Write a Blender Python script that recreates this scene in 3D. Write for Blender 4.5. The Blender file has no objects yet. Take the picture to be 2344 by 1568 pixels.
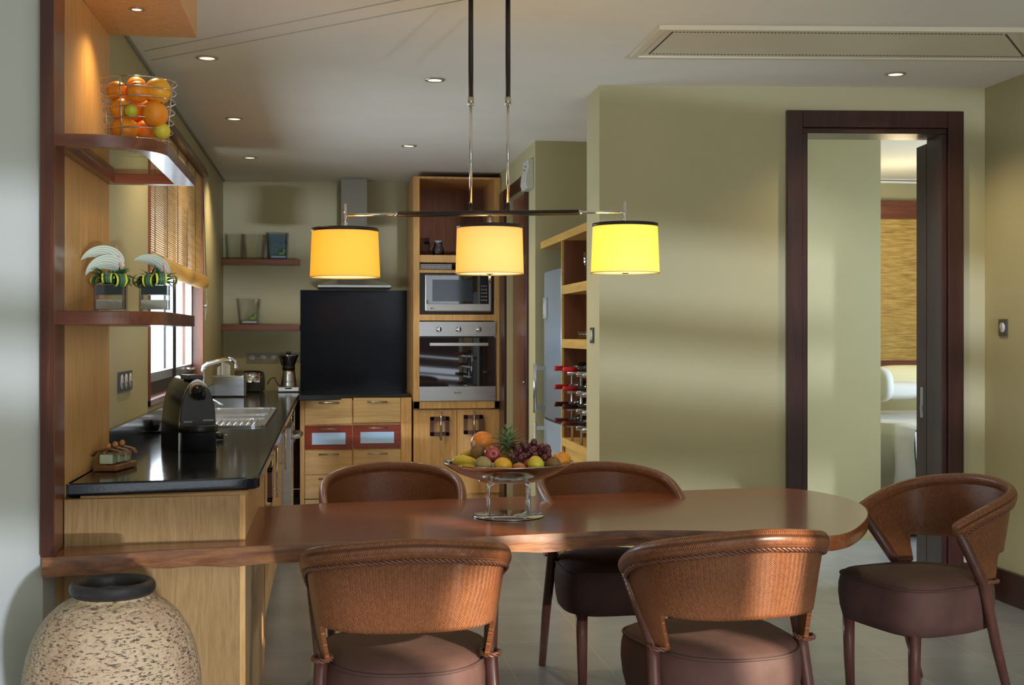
import bpy, math, random
from mathutils import Vector, Matrix
random.seed(7)
PI = math.pi
# ------------------------------------------------------------------ camera, world, sun, exposure
S = bpy.context.scene
F_PX = 2900.0
YAW = math.atan(422 / F_PX)
SN, CS, EYE = math.sin(YAW), math.cos(YAW), 1.396
cam_d = bpy.data.cameras.new('camera'); cam = bpy.data.objects.new('camera', cam_d)
S.collection.objects.link(cam); S.camera = cam
cam_d.sensor_width = 36.0; cam_d.lens = 36.0 * F_PX / 2344
cam_d.shift_y = -19 / 2344
cam_d.clip_start = 0.05; cam_d.clip_end = 200
cam.location = (0, 0, EYE); cam.rotation_euler = (PI / 2, 0, -YAW)
S.view_settings.view_transform = 'Standard'; S.view_settings.look = 'None'
S.view_settings.gamma = 1; S.view_settings.exposure = 0.1
S.view_settings.use_curve_mapping = False
W = bpy.data.worlds.new('sky'); S.world = W; W.use_nodes = True
bg = W.node_tree.nodes['Background']; bg.inputs[0].default_value = (0.80, 0.90, 1.0, 1); bg.inputs[1].default_value = 2.2
S.cycles.max_bounces = 10; S.cycles.diffuse_bounces = 5; S.cycles.glossy_bounces = 5
S.cycles.transmission_bounces = 10; S.cycles.transparent_max_bounces = 12
S.cycles.caustics_reflective = False; S.cycles.caustics_refractive = False
S.cycles.sample_clamp_indirect = 4.0

def light(kind, name, loc, energy, color=(1, 1, 1), rot=None, target=None, **kw):
    d = bpy.data.lights.new(name, kind); d.energy = energy; d.color = color
    for k, v in kw.items(): setattr(d, k, v)
    o = bpy.data.objects.new(name, d); S.collection.objects.link(o); o.location = loc
    if kind == 'AREA': o.visible_glossy = False
    if target is not None:
        o.rotation_euler = (Vector(target) - Vector(loc)).to_track_quat('-Z', 'Y').to_euler()
    elif rot is not None: o.rotation_euler = rot
    return o
# sun through the glazed opening in the right-hand wall
light('SUN', 'sun', (8, 0, 5), 10.0, (1.0, 0.88, 0.72), target=(8 - .78, 1.0, 5 - 0.38), angle=math.radians(1.0))
# daylight through the terrace opening behind the camera, the right opening and the kitchen window; two lamps among them are added
light('AREA', 'terrace_daylight', (1.9, -2.95, 1.3), 85, (0.80, 0.90, 1.0), rot=(PI / 2 + .4, 0, 0), shape='RECTANGLE', size=2.5, size_y=2.3)
light('AREA', 'ceiling_fill', (1.9, -2.9, .12), 130, (.84, .92, 1.0), rot=(PI / 2 + .95, 0, 0), shape='RECTANGLE', size=2.4, size_y=1.0)  # added upward fill that brightens the ceiling
light('AREA', 'garden_daylight', (3.46, .05, 1.3), 34, (0.86, 0.93, 1.0), rot=(0, PI / 2, 0), shape='RECTANGLE', size=2.2, size_y=3.2)
light('AREA', 'window_daylight', (-1.12, 7.85, 1.45), 60, (0.80, 0.90, 1.0), rot=(0, -PI / 2, 0), shape='RECTANGLE', size=.72, size_y=2.5).visible_glossy = True
light('AREA', 'band_lamp', (2.3, -6.0, .40), 950, (.66, .74, 1.0), target=(1.6, 6.5, 1.5), shape='RECTANGLE', size=.30, size_y=.06)  # added unseen lamp that throws the light bands on the dining wall
# ------------------------------------------------------------------ helpers
def P(px, py, x=None, y=None, z=None, d=None):
    """the point seen at an image position that lies on the plane x=, y=, z= or at depth d"""
    u = (px - 1172) / F_PX; w = (765 - py) / F_PX
    r = Vector((SN + u * CS, CS - u * SN, w))
    t = (x / r.x) if x is not None else (y / r.y) if y is not None else ((z - EYE) / r.z) if z is not None else d
    return Vector((0, 0, EYE)) + r * t

class MB:
    def __init__(s): s.v = []; s.f = []; s.sm = []; s.uv = []
    def add(s, vs, fs, smooth=False, uvs=None):
        n = len(s.v); s.v += [Vector(p) for p in vs]
        s.uv += list(uvs) if uvs else [(0, 0)] * len(vs)
        for f in fs: s.f.append([i + n for i in f]); s.sm.append(smooth)
        return s
    def box(s, a, b):
        x0, y0, z0 = a; x1, y1, z1 = b
        return s.hexa([(x0, y0), (x1, y0), (x1, y1), (x0, y1)], z0, z1)
    def hexa(s, poly, z0, z1):
        return s.prism(poly, z0, z1)
    def prism(s, poly, z0, z1, smooth=False):
        n = len(poly)
        vs = [(p[0], p[1], z0) for p in poly] + [(p[0], p[1], z1) for p in poly]
        fs = [list(range(n))[::-1], list(range(n, 2 * n))]
        s.add(vs, fs)
        m = len(s.v) - 2 * n
        for i in range(n):
            j = (i + 1) % n
            s.f.append([m + i, m + j, m + n + j, m + n + i]); s.sm.append(smooth)
        return s
    def frame_box(s, o, ax, ay, az):
        o, ax, ay, az = map(Vector, (o, ax, ay, az))
        vs = [o, o + ax, o + ax + ay, o + ay, o + az, o + ax + az, o + ax + ay + az, o + ay + az]
        return s.add(vs, [[3, 2, 1, 0], [4, 5, 6, 7], [0, 1, 5, 4], [1, 2, 6, 5], [2, 3, 7, 6], [3, 0, 4, 7]])
    def grid(s, fn, nu, nv, wrap=False, smooth=True, uvf=None):
        vs = []; uv = []
        for j in range(nv + 1):
            for i in range(nu + (0 if wrap else 1)):
                a, b = i / nu, j / nv
                vs.append(fn(a, b)); uv.append(uvf(a, b) if uvf else (a, b))
        k = nu if wrap else nu + 1; fs = []
        for j in range(nv):
            for i in range(nu):
                i2 = (i + 1) % k
                fs.append([j * k + i, j * k + i2, (j + 1) * k + i2, (j + 1) * k + i])
        return s.add(vs, fs, smooth, uv)
    def lathe(s, prof, c=(0, 0, 0), n=32, smooth=True, sx=1, sy=1, closed=False):
        c = Vector(c); vs = []; fs = []; k = len(prof)
        for r, z in prof:
            for i in range(n):
                a = 2 * PI * i / n; vs.append(c + Vector((r * math.cos(a) * sx, r * math.sin(a) * sy, z)))
        for j in range(k - 1 if not closed else k):
            for i in range(n):
                j2 = (j + 1) % k
                fs.append([j * n + i, j * n + (i + 1) % n, j2 * n + (i + 1) % n, j2 * n + i])
        if not closed:
            if prof[0][0] > 1e-6: fs.append(list(range(n))[::-1])
            if prof[-1][0] > 1e-6: fs.append([(k - 1) * n + i for i in range(n)])
        return s.add(vs, fs, smooth)
    def cyl(s, a, b, r, r2=None, n=16, caps=True, smooth=True):
        return s.tube([a, b], [r, r if r2 is None else r2], n, caps, smooth=smooth)
    def tube(s, pts, r, n=10, caps=True, closed=False, smooth=True, flat=None):
        pts = [Vector(p) for p in pts]; m = len(pts)
        rs = r if isinstance(r, (list, tuple)) else [r] * m
        vs = []; uv = []; fs = []; L = 0; nrm = None
        for i, p in enumerate(pts):
            if closed: t = pts[(i + 1) % m] - pts[i - 1]
            else: t = pts[min(i + 1, m - 1)] - pts[max(i - 1, 0)]
            t.normalize()
            if nrm is None:
                nrm = t.orthogonal().normalized() if abs(t.z) > .9 else t.cross(Vector((0, 0, 1))).normalized()
            else: nrm = (nrm - t * nrm.dot(t)).normalized()
            b = t.cross(nrm)
            if i: L += (pts[i] - pts[i - 1]).length
            for k in range(n):
                a = 2 * PI * k / n
                vs.append(p + nrm * (math.cos(a) * rs[i]) + b * (math.sin(a) * rs[i] * (flat or 1)))
                uv.append((L, rs[i] * a))
        for i in range(m if closed else m - 1):
            i2 = (i + 1) % m
            for k in range(n): fs.append([i * n + k, i * n + (k + 1) % n, i2 * n + (k + 1) % n, i2 * n + k])
        if caps and not closed: fs += [list(range(n))[::-1], [(m - 1) * n + k for k in range(n)]]
        return s.add(vs, fs, smooth, uv)
    def ball(s, c, r, n=16, m=10, sc=(1, 1, 1), fn=None):
        c = Vector(c); fn = fn or (lambda q: q); vs = [c + fn(Vector((0, 0, -r * sc[2])))]
        rings = []
        for j in range(1, m):
            b = -PI / 2 + PI * j / m
            for i in range(n):
                a = 2 * PI * i / n
                q = Vector((math.cos(a) * math.cos(b) * sc[0], math.sin(a) * math.cos(b) * sc[1], math.sin(b) * sc[2])) * r
                vs.append(c + (fn(q) if fn else q))
        vs.append(c + fn(Vector((0, 0, r * sc[2])))); fs = []
        for i in range(n): fs.append([0, 1 + (i + 1) % n, 1 + i])
        for j in range(m - 2):
            for i in range(n):
                a, b = 1 + j * n + i, 1 + j * n + (i + 1) % n
                fs.append([a, b, b + n, a + n])
        t = len(vs) - 1; o = 1 + (m - 2) * n
        for i in range(n): fs.append([o + i, o + (i + 1) % n, t])
        return s.add(vs, fs, True)
    def build(s, name, mat, parent=None, world=False, bevel=0, **tags):
        off = Vector(parent_loc(parent)) if (world and parent) else Vector((0, 0, 0))
        me = bpy.data.meshes.new(name)
        me.from_pydata([tuple(v - off) for v in s.v], [], s.f)
        me.polygons.foreach_set('use_smooth', s.sm)
        uvl = me.uv_layers.new(name='UVMap')
        li = [0] * len(me.loops); me.loops.foreach_get('vertex_index', li)
        flat = []
        for i in li: flat += list(s.uv[i])
        uvl.data.foreach_set('uv', flat)
        me.materials.append(mat); me.update()
        o = bpy.data.objects.new(name, me); S.collection.objects.link(o)
        if parent: o.parent = parent
        if bevel:
            md = o.modifiers.new('bevel', 'BEVEL'); md.width = bevel; md.segments = 3; md.limit_method = 'ANGLE'; md.angle_limit = math.radians(40)
        for k, v in tags.items(): o[k] = v
        return o

def parent_loc(p):
    l = Vector((0, 0, 0))
    while p: l += p.location; p = p.parent
    return l
def thing(name, label, cat, loc=(0, 0, 0), rz=0, group=None):
    o = bpy.data.objects.new(name, None); S.collection.objects.link(o)
    o.empty_display_size = .1; o.location = loc; o.rotation_euler = (0, 0, rz)
    o['label'] = label; o['category'] = cat
    if group: o['group'] = group
    return o
def tag(o, label, cat, group=None):
    o['label'] = label; o['category'] = cat
    if group: o['group'] = group
    return o
def struct(mb, name, mat, **k): return mb.build(name, mat, kind='structure', **k)
def dup(o, loc, rz, label=None):
    r = o.copy(); S.collection.objects.link(r); r.location = loc; r.rotation_euler = (0, 0, rz)
    if label: r['label'] = label
    def rec(src, dst):
        for ch in src.children:
            c = ch.copy(); S.collection.objects.link(c); c.parent = dst; rec(ch, c)
    rec(o, r)
    return r
# ------------------------------------------------------------------ materials
def mat(name, col=(.8, .8, .8), rough=.5, metal=0, **kw):
    m = bpy.data.materials.new(name); m.use_nodes = True
    b = m.node_tree.nodes['Principled BSDF']
    b.inputs['Base Color'].default_value = (*col, 1); b.inputs['Roughness'].default_value = rough; b.inputs['Metallic'].default_value = metal
    for k, v in kw.items(): b.inputs[k].default_value = v
    return m
def nt(m): return m.node_tree, m.node_tree.nodes['Principled BSDF']
def N(t, typ, **kw):
    n = t.nodes.new(typ)
    for k, v in kw.items(): setattr(n, k, v)
    return n
def coords(t, scale=(1, 1, 1), kind='Object', rot=(0, 0, 0)):
    tc = N(t, 'ShaderNodeTexCoord'); mp = N(t, 'ShaderNodeMapping')
    mp.inputs['Scale'].default_value = scale; mp.inputs['Rotation'].default_value = rot
    t.links.new(tc.outputs[kind], mp.inputs[0]); return mp.outputs[0]
def ramp(t, src, stops):
    r = N(t, 'ShaderNodeValToRGB'); e = r.color_ramp.elements
    while len(e) < len(stops): e.new(.5)
    for i, (p, c) in enumerate(stops): e[i].position = p; e[i].color = (*c, 1)
    t.links.new(src, r.inputs[0]); return r.outputs[0]
def noise(t, vec, scale, detail=3, rough=.5, dist=0):
    n = N(t, 'ShaderNodeTexNoise'); n.inputs['Scale'].default_value = scale; n.inputs['Detail'].default_value = detail
    n.inputs['Roughness'].default_value = rough; n.inputs['Distortion'].default_value = dist
    t.links.new(vec, n.inputs[0]); return n.outputs[0]
def mth(t, op, a, b=None, c=None):
    n = N(t, 'ShaderNodeMath', operation=op)
    for i, v in enumerate((a, b, c)):
        if v is None: continue
        if isinstance(v, (int, float)): n.inputs[i].default_value = v
        else: t.links.new(v, n.inputs[i])
    return n.outputs[0]
def bump(t, b, h, strength=.3, dist=.002):
    n = N(t, 'ShaderNodeBump'); n.inputs['Strength'].default_value = strength; n.inputs['Distance'].default_value = dist
    t.links.new(h, n.inputs['Height']); t.links.new(n.outputs[0], b.inputs['Normal'])
def mixc(t, fac, a, b):
    n = N(t, 'ShaderNodeMix', data_type='RGBA')
    if isinstance(fac, (int, float)): n.inputs[0].default_value = fac
    else: t.links.new(fac, n.inputs[0])
    for i, v in ((6, a), (7, b)):
        if isinstance(v, tuple): n.inputs[i].default_value = (*v, 1)
        else: t.links.new(v, n.inputs[i])
    return n.outputs[2]
def wood(name, c1, c2, c3, rough=.4, axis='x', freq=1.0, coat=0.0, bmp=.12, wave=1.0):
    m = mat(name, c1, rough); t, b = nt(m)
    long_, cross = 1.2 * freq, 16 * freq
    sc = {'x': (long_, cross, cross), 'y': (cross, long_, cross), 'z': (cross, cross, long_)}[axis]
    v = coords(t, sc)
    n1 = noise(t, v, 1.0, 5, .6, 1.2 * wave)
    v2 = coords(t, tuple(k * 6 for k in sc))
    n2 = noise(t, v2, 1.0, 3, .6)
    col = ramp(t, n1, [(.3, c1), (.5, c2), (.72, c3)])
    col2 = mixc(t, mth(t, 'MULTIPLY', mth(t, 'SUBTRACT', n2, .35), .8), col, tuple(x * .55 for x in c1))
    t.links.new(col2, b.inputs['Base Color']); bump(t, b, n2, bmp, .001)
    b.inputs['Coat Weight'].default_value = coat; b.inputs['Coat Roughness'].default_value = .12
    return m
def paint(name, col, rough=.75):
    m = mat(name, col, rough); t, b = nt(m)
    v = coords(t, (1, 1, 1))
    n = noise(t, v, 2.2, 4)
    t.links.new(ramp(t, n, [(.3, tuple(c * .95 for c in col)), (.7, col)]), b.inputs['Base Color'])
    bump(t, b, noise(t, v, 160, 2), .05, .001)
    return m
def glass(name, col=(1, 1, 1), rough=0, ior=1.45):
    return mat(name, col, rough, 0, **{'Transmission Weight': 1.0, 'IOR': ior})
def thin_glass(name, col=(.97, .98, .97), boost=1.0):
    m = bpy.data.materials.new(name); m.use_nodes = True; t = m.node_tree; b = t.nodes['Principled BSDF']; t.nodes.remove(b)
    out = [n for n in t.nodes if n.type == 'OUTPUT_MATERIAL'][0]
    tr = N(t, 'ShaderNodeBsdfTransparent'); tr.inputs[0].default_value = (*col, 1)
    gl = N(t, 'ShaderNodeBsdfGlossy'); gl.inputs['Roughness'].default_value = .02
    lw = N(t, 'ShaderNodeLayerWeight'); lw.inputs[0].default_value = .25
    mx = N(t, 'ShaderNodeMixShader'); t.links.new(mth(t, 'ADD', mth(t, 'MULTIPLY', lw.outputs['Fresnel'], .75 * boost), .03), mx.inputs[0])
    t.links.new(tr.outputs[0], mx.inputs[1]); t.links.new(gl.outputs[0], mx.inputs[2]); t.links.new(mx.outputs[0], out.inputs[0])
    return m
def metal(name, col, rough=.25, brushed=False):
    m = mat(name, col, rough, 1.0)
    if brushed:
        t, b = nt(m); n = noise(t, coords(t, (3, 3, 900)), 1.0, 2)
        t.links.new(mth(t, 'ADD', mth(t, 'MULTIPLY', n, .06), rough - .03), b.inputs['Roughness'])
    return m
WALL = paint('olive_cream_wall_paint', (.45, .405, .225))
WALL_N = paint('pale_wall_paint', (.46, .46, .38))
CEIL = paint('ceiling_paint', (.84, .82, .74))
CHERRY = wood('red_brown_wood', (.10, .028, .014), (.17, .05, .022), (.25, .08, .035), .32, 'x', coat=.3)
CHERRY_Z = wood('red_brown_wood_upright', (.11, .03, .014), (.19, .058, .024), (.28, .09, .036), .32, 'z', coat=.25)
TABLE = wood('table_wood', (.17, .040, .013), (.26, .067, .019), (.35, .10, .029), .26, 'x', .6, coat=.5, bmp=.05)
EDGE = wood('live_edge_wood', (.07, .024, .010), (.21, .078, .026), (.34, .14, .045), .45, 'x', 1.6, bmp=.6)
ASH = wood('ash_veneer', (.52, .30, .105), (.60, .37, .15), (.68, .44, .19), .42, 'z', 1.3, wave=2)
ASH_X = wood('ash_veneer_flat', (.52, .32, .12), (.60, .40, .16), (.68, .47, .20), .42, 'x', 1.0, wave=2)
ASH_B = wood('honey_veneer', (.52, .26, .07), (.63, .35, .11), (.71, .43, .16), .4, 'z', 1.2, wave=2)
OAK = wood('oak_veneer', (.27, .15, .052), (.35, .205, .075), (.41, .25, .10), .45, 'z', 2.0, wave=3)
DARKW = wood('dark_door_wood', (.026, .008, .006), (.045, .014, .010), (.065, .021, .014), .35, 'z', coat=.2)
REDW = wood('red_drawer_wood', (.17, .024, .010), (.24, .036, .014), (.30, .052, .02), .35, 'x', coat=.2)
BROWNBACK = wood('brown_back_panel', (.16, .06, .03), (.20, .08, .038), (.24, .10, .05), .5, 'z')
LEGW = wood('chair_leg_wood', (.055, .018, .012), (.075, .026, .016), (.10, .036, .022), .35, 'z', coat=.3)
CHROME = metal('chrome', (.82, .83, .85), .08)
STEEL = metal('brushed_steel', (.60, .61, .62), .28, True)
NICKEL = metal('satin_nickel', (.62, .61, .58), .25)
BLACKM = mat('black_enamel', (.012, .012, .014), .3)
DARKMETAL = mat('bronze_black_metal', (.022, .016, .014), .38, .3)
BLACKG = mat('black_gloss_plastic', (.008, .008, .009), .24, 0, **{'Specular IOR Level': .35})
BLACKP = mat('black_satin_plastic', (.014, .015, .017), .3)
GREYP = mat('grey_plastic', (.22, .20, .17), .45)
PALEG = mat('pale_grey_plastic', (.52, .51, .45), .4)
WHITE = mat('white_plastic', (.75, .75, .72), .35)
GLASS = thin_glass('clear_glass')
GLASSB = thin_glass('tinted_glass', (.80, .88, .95), 1.4)
OVENG = mat('black_glass', (.010, .010, .012), .03, 0, **{'Specular IOR Level': 1.0, 'Coat Weight': 1.0, 'Coat Roughness': .02})
SPLASH = mat('black_splash_glass', (.004, .005, .010), .14, 0, **{'Specular IOR Level': .22})
# granite
GRAN = mat('black_granite', (.01, .012, .016), .10, 0, **{'Specular IOR Level': .7})
t, b = nt(GRAN); v = coords(t)
vn = N(t, 'ShaderNodeTexVoronoi'); vn.inputs['Scale'].default_value = 320; t.links.new(v, vn.inputs[0])
t.links.new(ramp(t, vn.outputs[0], [(.0, (.12, .14, .17)), (.16, (.02, .024, .03)), (.4, (.008, .010, .014))]), b.inputs['Base Color'])
bump(t, b, noise(t, v, 90, 3), .10, .0008)
# floor tiles
FLOOR = mat('grey_floor_tiles', (.3, .29, .26), .27); t, b = nt(FLOOR)
tc = N(t, 'ShaderNodeTexCoord'); sp = N(t, 'ShaderNodeSeparateXYZ'); t.links.new(tc.outputs['Object'], sp.inputs[0])
fx = mth(t, 'FRACT', mth(t, 'MULTIPLY', mth(t, 'ADD', sp.outputs[0], 20.42 - .756 + .0065), 1 / .4085))
fy = mth(t, 'FRACT', mth(t, 'MULTIPLY', mth(t, 'ADD', sp.outputs[1], 20.48 - 5.17), 1 / .512))
gx = mth(t, 'LESS_THAN', mth(t, 'ABSOLUTE', mth(t, 'SUBTRACT', fx, .5)), .4935)
gy = mth(t, 'LESS_THAN', mth(t, 'ABSOLUTE', mth(t, 'SUBTRACT', fy, .5)), .4945)
til = mth(t, 'MULTIPLY', gx, gy)
nz = noise(t, tc.outputs['Object'], 3, 5)
tcol = ramp(t, nz, [(.3, (.27, .285, .31)), (.7, (.34, .355, .38))])
fine = noise(t, tc.outputs['Object'], 240, 2)
tcol = mixc(t, mth(t, 'MULTIPLY', fine, .3), tcol, (.16, .155, .14))
t.links.new(mixc(t, til, (.38, .37, .33), tcol), b.inputs['Base Color'])
bump(t, b, mth(t, 'ADD', til, mth(t, 'MULTIPLY', fine, .12)), .25, .002)
# woven rattan (uses the UVs laid out in metres along the strip)
def weave(name, ca, cb, cc, swap=False):
    m = mat(name, ca, .38, 0, **{'Coat Weight': .35, 'Coat Roughness': .25}); t, b = nt(m)
    tc = N(t, 'ShaderNodeTexCoord'); sp = N(t, 'ShaderNodeSeparateXYZ'); t.links.new(tc.outputs['UV'], sp.inputs[0])
    U, V = (sp.outputs[1], sp.outputs[0]) if swap else (sp.outputs[0], sp.outputs[1])
    w, p = .0085, .0062
    tri = mth(t, 'PINGPONG', U, w)
    st = mth(t, 'SINE', mth(t, 'MULTIPLY', mth(t, 'ADD', V, mth(t, 'MULTIPLY', tri, .9)), 2 * PI / p))
    edge = mth(t, 'ABSOLUTE', mth(t, 'SINE', mth(t, 'MULTIPLY', U, PI / w)))
    h = mth(t, 'MULTIPLY', mth(t, 'ADD', mth(t, 'MULTIPLY', st, .5), .5), mth(t, 'POWER', edge, .35))
    cellu = mth(t, 'FLOOR', mth(t, 'DIVIDE', U, w))
    cellv = mth(t, 'FLOOR', mth(t, 'DIVIDE', mth(t, 'ADD', V, mth(t, 'MULTIPLY', tri, .9)), p))
    cx = N(t, 'ShaderNodeCombineXYZ'); t.links.new(cellu, cx.inputs[0]); t.links.new(cellv, cx.inputs[1])
    wn = N(t, 'ShaderNodeTexWhiteNoise'); t.links.new(cx.outputs[0], wn.inputs[0])
    base = ramp(t, wn.outputs[0], [(0, ca), (.5, cb), (1, cc)])
    col = mixc(t, h, tuple(x * .42 for x in ca), base)
    t.links.new(col, b.inputs['Base Color']); bump(t, b, h, .8, .0025)
    return m
RATTAN = weave('woven_rattan', (.26, .078, .022), (.32, .10, .027), (.39, .135, .036))
BRAID = wood('braided_rattan', (.09, .032, .018), (.14, .05, .026), (.20, .08, .04), .35, 'x', 4, coat=.3)
SUEDE = mat('brown_suede', (.15, .065, .045), .75); t, b = nt(SUEDE)
v = coords(t); n = noise(t, v, 7, 5, .6)
t.links.new(ramp(t, n, [(.3, (.055, .025, .017)), (.7, (.095, .042, .029))]), b.inputs['Base Color'])
bump(t, b, noise(t, v, 300, 2), .15, .001)
PIPE = mat('suede_piping', (.06, .028, .02), .7)
# ------------------------------------------------------------------ main measures
CZ, XL, YB, CT, TZ = 2.72, -.885, 11.1, .91, .72
YF = 10.25            # front of the back run and the tall oven cabinet
# ------------------------------------------------------------------ room shell
m = MB().box((-3.2, -3.2, -.1), (3.9, 13.5, 0)); struct(m, 'floor', FLOOR)
m = MB().prism([(-3.2, -3.2), (3.7, -3.2), (3.7, 6.4), (6.5, 6.4), (6.5, 13.5), (-3.2, 13.5)], CZ, CZ + .15); struct(m, 'ceiling', CEIL)
# left kitchen wall with the window opening
wy0, wy1, wz0, wz1 = 6.50, 9.24, 1.035, 2.53
m = MB()
m.box((XL - .14, 5.0, 0), (XL, wy0, CZ)); m.box((XL - .14, wy1, 0), (XL, YB + .2, CZ))
m.box((XL - .14, wy0, 0), (XL, wy1, wz0)); m.box((XL - .14, wy0, wz1), (XL, wy1, CZ))
struct(m, 'wall_left', WALL)
m = MB().box((XL - .3, YB, 0), (1.7, YB + .2, CZ)); struct(m, 'wall_back', WALL)
m = MB().box((-3.2, 4.04, 0), (-.862, 4.24, CZ)); struct(m, 'wall_front_left', WALL_N)
m = MB().box((-3.3, -3.2, 0), (-3.1, 4.2, CZ)); struct(m, 'wall_far_left', WALL_N)
# kitchen right wall (with the dark door) and the end of the fridge niche
kx, ky = 1.405, 8.55
m = MB(); m.box((kx, 9.95, 0), (kx + .2, YB, CZ)); m.box((kx, ky, 0), (kx + .2, 8.92, CZ)); m.box((kx, 8.92, 2.45), (kx + .2, 9.95, CZ))
struct(m, 'wall_right_kitchen', WALL)
m = MB().box((kx + .2, ky, 0), (2.35, ky + .15, CZ)); struct(m, 'wall_niche_end', WALL)
m = MB().box((2.15, 6.95, 0), (2.3, ky, CZ)); struct(m, 'wall_niche_back', WALL)
# dining back wall: runs from A to B, with the bedroom doorway
A = Vector((1.43, 6.60, 0)); B = Vector((3.50, 6.38, 0)); Wd = (B - A).normalized(); Wn = Vector((-Wd.y, Wd.x, 0))
def onwall(px, off=0):
    """distance along the dining back wall seen at image column px"""
    u = (px - 1172) / F_PX; r = Vector((SN + u * CS, CS - u * SN, 0)); o = A + Wn * off
    # solve r*t = o + Wd*k
    det = r.x * (-Wd.y) - r.y * (-Wd.x)
    return (r.x * o.y - r.y * o.x) / det * -1 if False else ((r.y * o.x - r.x * o.y) / (r.x * Wd.y - r.y * Wd.x))
kL, kR = onwall(1835), onwall(2166)
zh = 2.50
def wbox(mb, k0, k1, n0, n1, z0, z1):
    p = [A + Wd * k0 + Wn * n0, A + Wd * k1 + Wn * n0, A + Wd * k1 + Wn * n1, A + Wd * k0 + Wn * n1]
    return mb.prism([(q.x, q.y) for q in p], z0, z1)
kEnd = (B - A).length
m = MB(); m.prism([(A.x, A.y), *[((A + Wd * kL).x, (A + Wd * kL).y)], *[((A + Wd * kL + Wn * .2).x, (A + Wd * kL + Wn * .2).y)], (A.x, A.y + .33)], 0, CZ)
wbox(m, kR, kEnd + .4, 0, .2, 0, CZ); wbox(m, kL, kR, 0, .2, zh, CZ)
struct(m, 'wall_back_dining', WALL)
# right-hand wall with the garden opening (outside the frame, lets the sun in)
m = MB(); m.box((3.5, 1.75, 0), (3.7, 6.5, CZ)); m.box((3.5, -3.2, 2.35), (3.7, 1.75, CZ)); m.box((3.5, -3.2, 0), (3.7, -1.6, CZ))
struct(m, 'wall_right', WALL)
m = MB(); m.box((-3.2, -3.2, 2.5), (3.5, -3.0, CZ)); m.box((-3.2, -3.2, 0), (.6, -3.0, 2.5)); m.box((3.2, -3.2, 0), (3.5, -3.0, 2.5))
struct(m, 'wall_rear', WALL_N)
for i, (y0, y1) in enumerate([(-1.6, -.78), (-.40, .34), (.64, 1.75)]):  # added unseen boards that cut the sun into slits
    struct(MB().box((3.56, y0, 0), (3.62, y1, 2.35)), 'shade_piece_%d' % (i + 1), DARKW)
for i, (z0, z1) in enumerate([(.44, .55), (.61, .65), (.75, .93), (.958, 1.5)]):  # added unseen slats that shape the bands from the lamp behind them
    struct(MB().frame_box((.6, -3.10, z0 + .14), (2.6, 0, -.22), (0, .04, 0), (0, 0, z1 - z0)), 'shade_piece_%d' % (i + 11), DARKW)
# baseboards
m = MB(); wbox(m, kR + .02, kEnd - .02, -.02, 0, 0, .17); struct(m, 'baseboard_back', DARKW, bevel=.004)
m = MB().box((3.478, 4.95, 0), (3.5, 6.37, .17)); struct(m, 'baseboard_right', DARKW, bevel=.004)
m = MB(); wbox(m, 0.0, kL - .09, -.02, 0, 0, .17); struct(m, 'baseboard_dining', DARKW, bevel=.004)
# ceiling shadow gap, its shade put into the colour of a strip
struct(MB().box((XL, 5.1, CZ - .018), (XL + .012, YB, CZ)), 'shade_piece_7', mat('shadow_gap', (.28, .27, .20), .8))
# bedroom doorway (dark frame)
D = thing('door_1', 'tall dark wooden door frame in the dining wall, opening onto the bedroom', 'door frame', tuple(A + Wd * kL)); D['kind'] = 'structure'
m = MB(); wbox(m, kL - .085, kL + .0, -.03, .02, 0, zh + .09); wbox(m, kL + .0, kL + .03, -.012, .21, 0, zh - .03); m.build('jamb', DARKW, D, True, bevel=.004)
m = MB(); wbox(m, kR - .0, kR + .085, -.03, .02, 0, zh + .09); wbox(m, kR - .03, kR + .0, -.012, .21, 0, zh - .03); m.build('jamb', DARKW, D, True, bevel=.004)
m = MB(); wbox(m, kL, kR, -.03, .02, zh, zh + .09); wbox(m, kL, kR, -.012, .21, zh - .03, zh); m.build('door_header', DARKW, D, True, bevel=.004)
# open door leaf beyond the frame
dl = thing('door_leaf', 'dark wooden door leaf folded open beyond the bedroom doorway', 'door', tuple(A + Wd * (kR - .05) + Wn * .24))
m = MB(); wbox(m, kR - .031, kR + .008, .211, .36, .01, zh - .05); m.build('leaf', DARKW, dl, True)
m = MB(); wbox(m, kR - .036, kR - .031, .25, .29, .93, 1.10); wbox(m, kR - .040, kR - .035, .255, .285, .965, 1.0); m.build('latch_plate', NICKEL, dl, True)
# corridor and bedroom walls
p0, p1 = P(1780, 318, z=CZ), P(2016, 318, z=CZ)
nb = Vector((0.1, 1, 0)).normalized()
m = MB().prism([(p0.x, p0.y), (p1.x, p1.y), (p1.x + .12 + .1, p1.y + 2.4), (p1.x + .0, p1.y + 2.4), (p1.x - .12, p1.y + .12), (p0.x, p0.y + .12)], 0, CZ)
struct(m, 'wall_corridor', WALL)
fb = P(2030, 700, d=10.9)
m = MB().box((2.2, fb.y, 0), (6.4, fb.y + .15, CZ)); struct(m, 'wall_bedroom', WALL)
m = MB().prism([(6.2, 6.4), (6.35, 6.4), (6.35, fb.y), (6.2, fb.y)], 0, CZ); struct(m, 'wall_bedroom_right', WALL)
struct(MB().box((3.72, 6.40, 0), (6.2, 6.52, CZ)), 'wall_bedroom_front', WALL)
struct(MB().box((1.61, 8.72, 0), (2.2, 8.80, CZ)), 'wall_service', WALL)
struct(MB().box((2.0, 8.8, 0), (2.1, fb.y + .1, CZ)), 'wall_bedroom_left', WALL)
m = MB().box((3.901, 6.4, -.1), (6.4, 13.5, 0)); struct(m, 'floor_bedroom', FLOOR)
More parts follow.
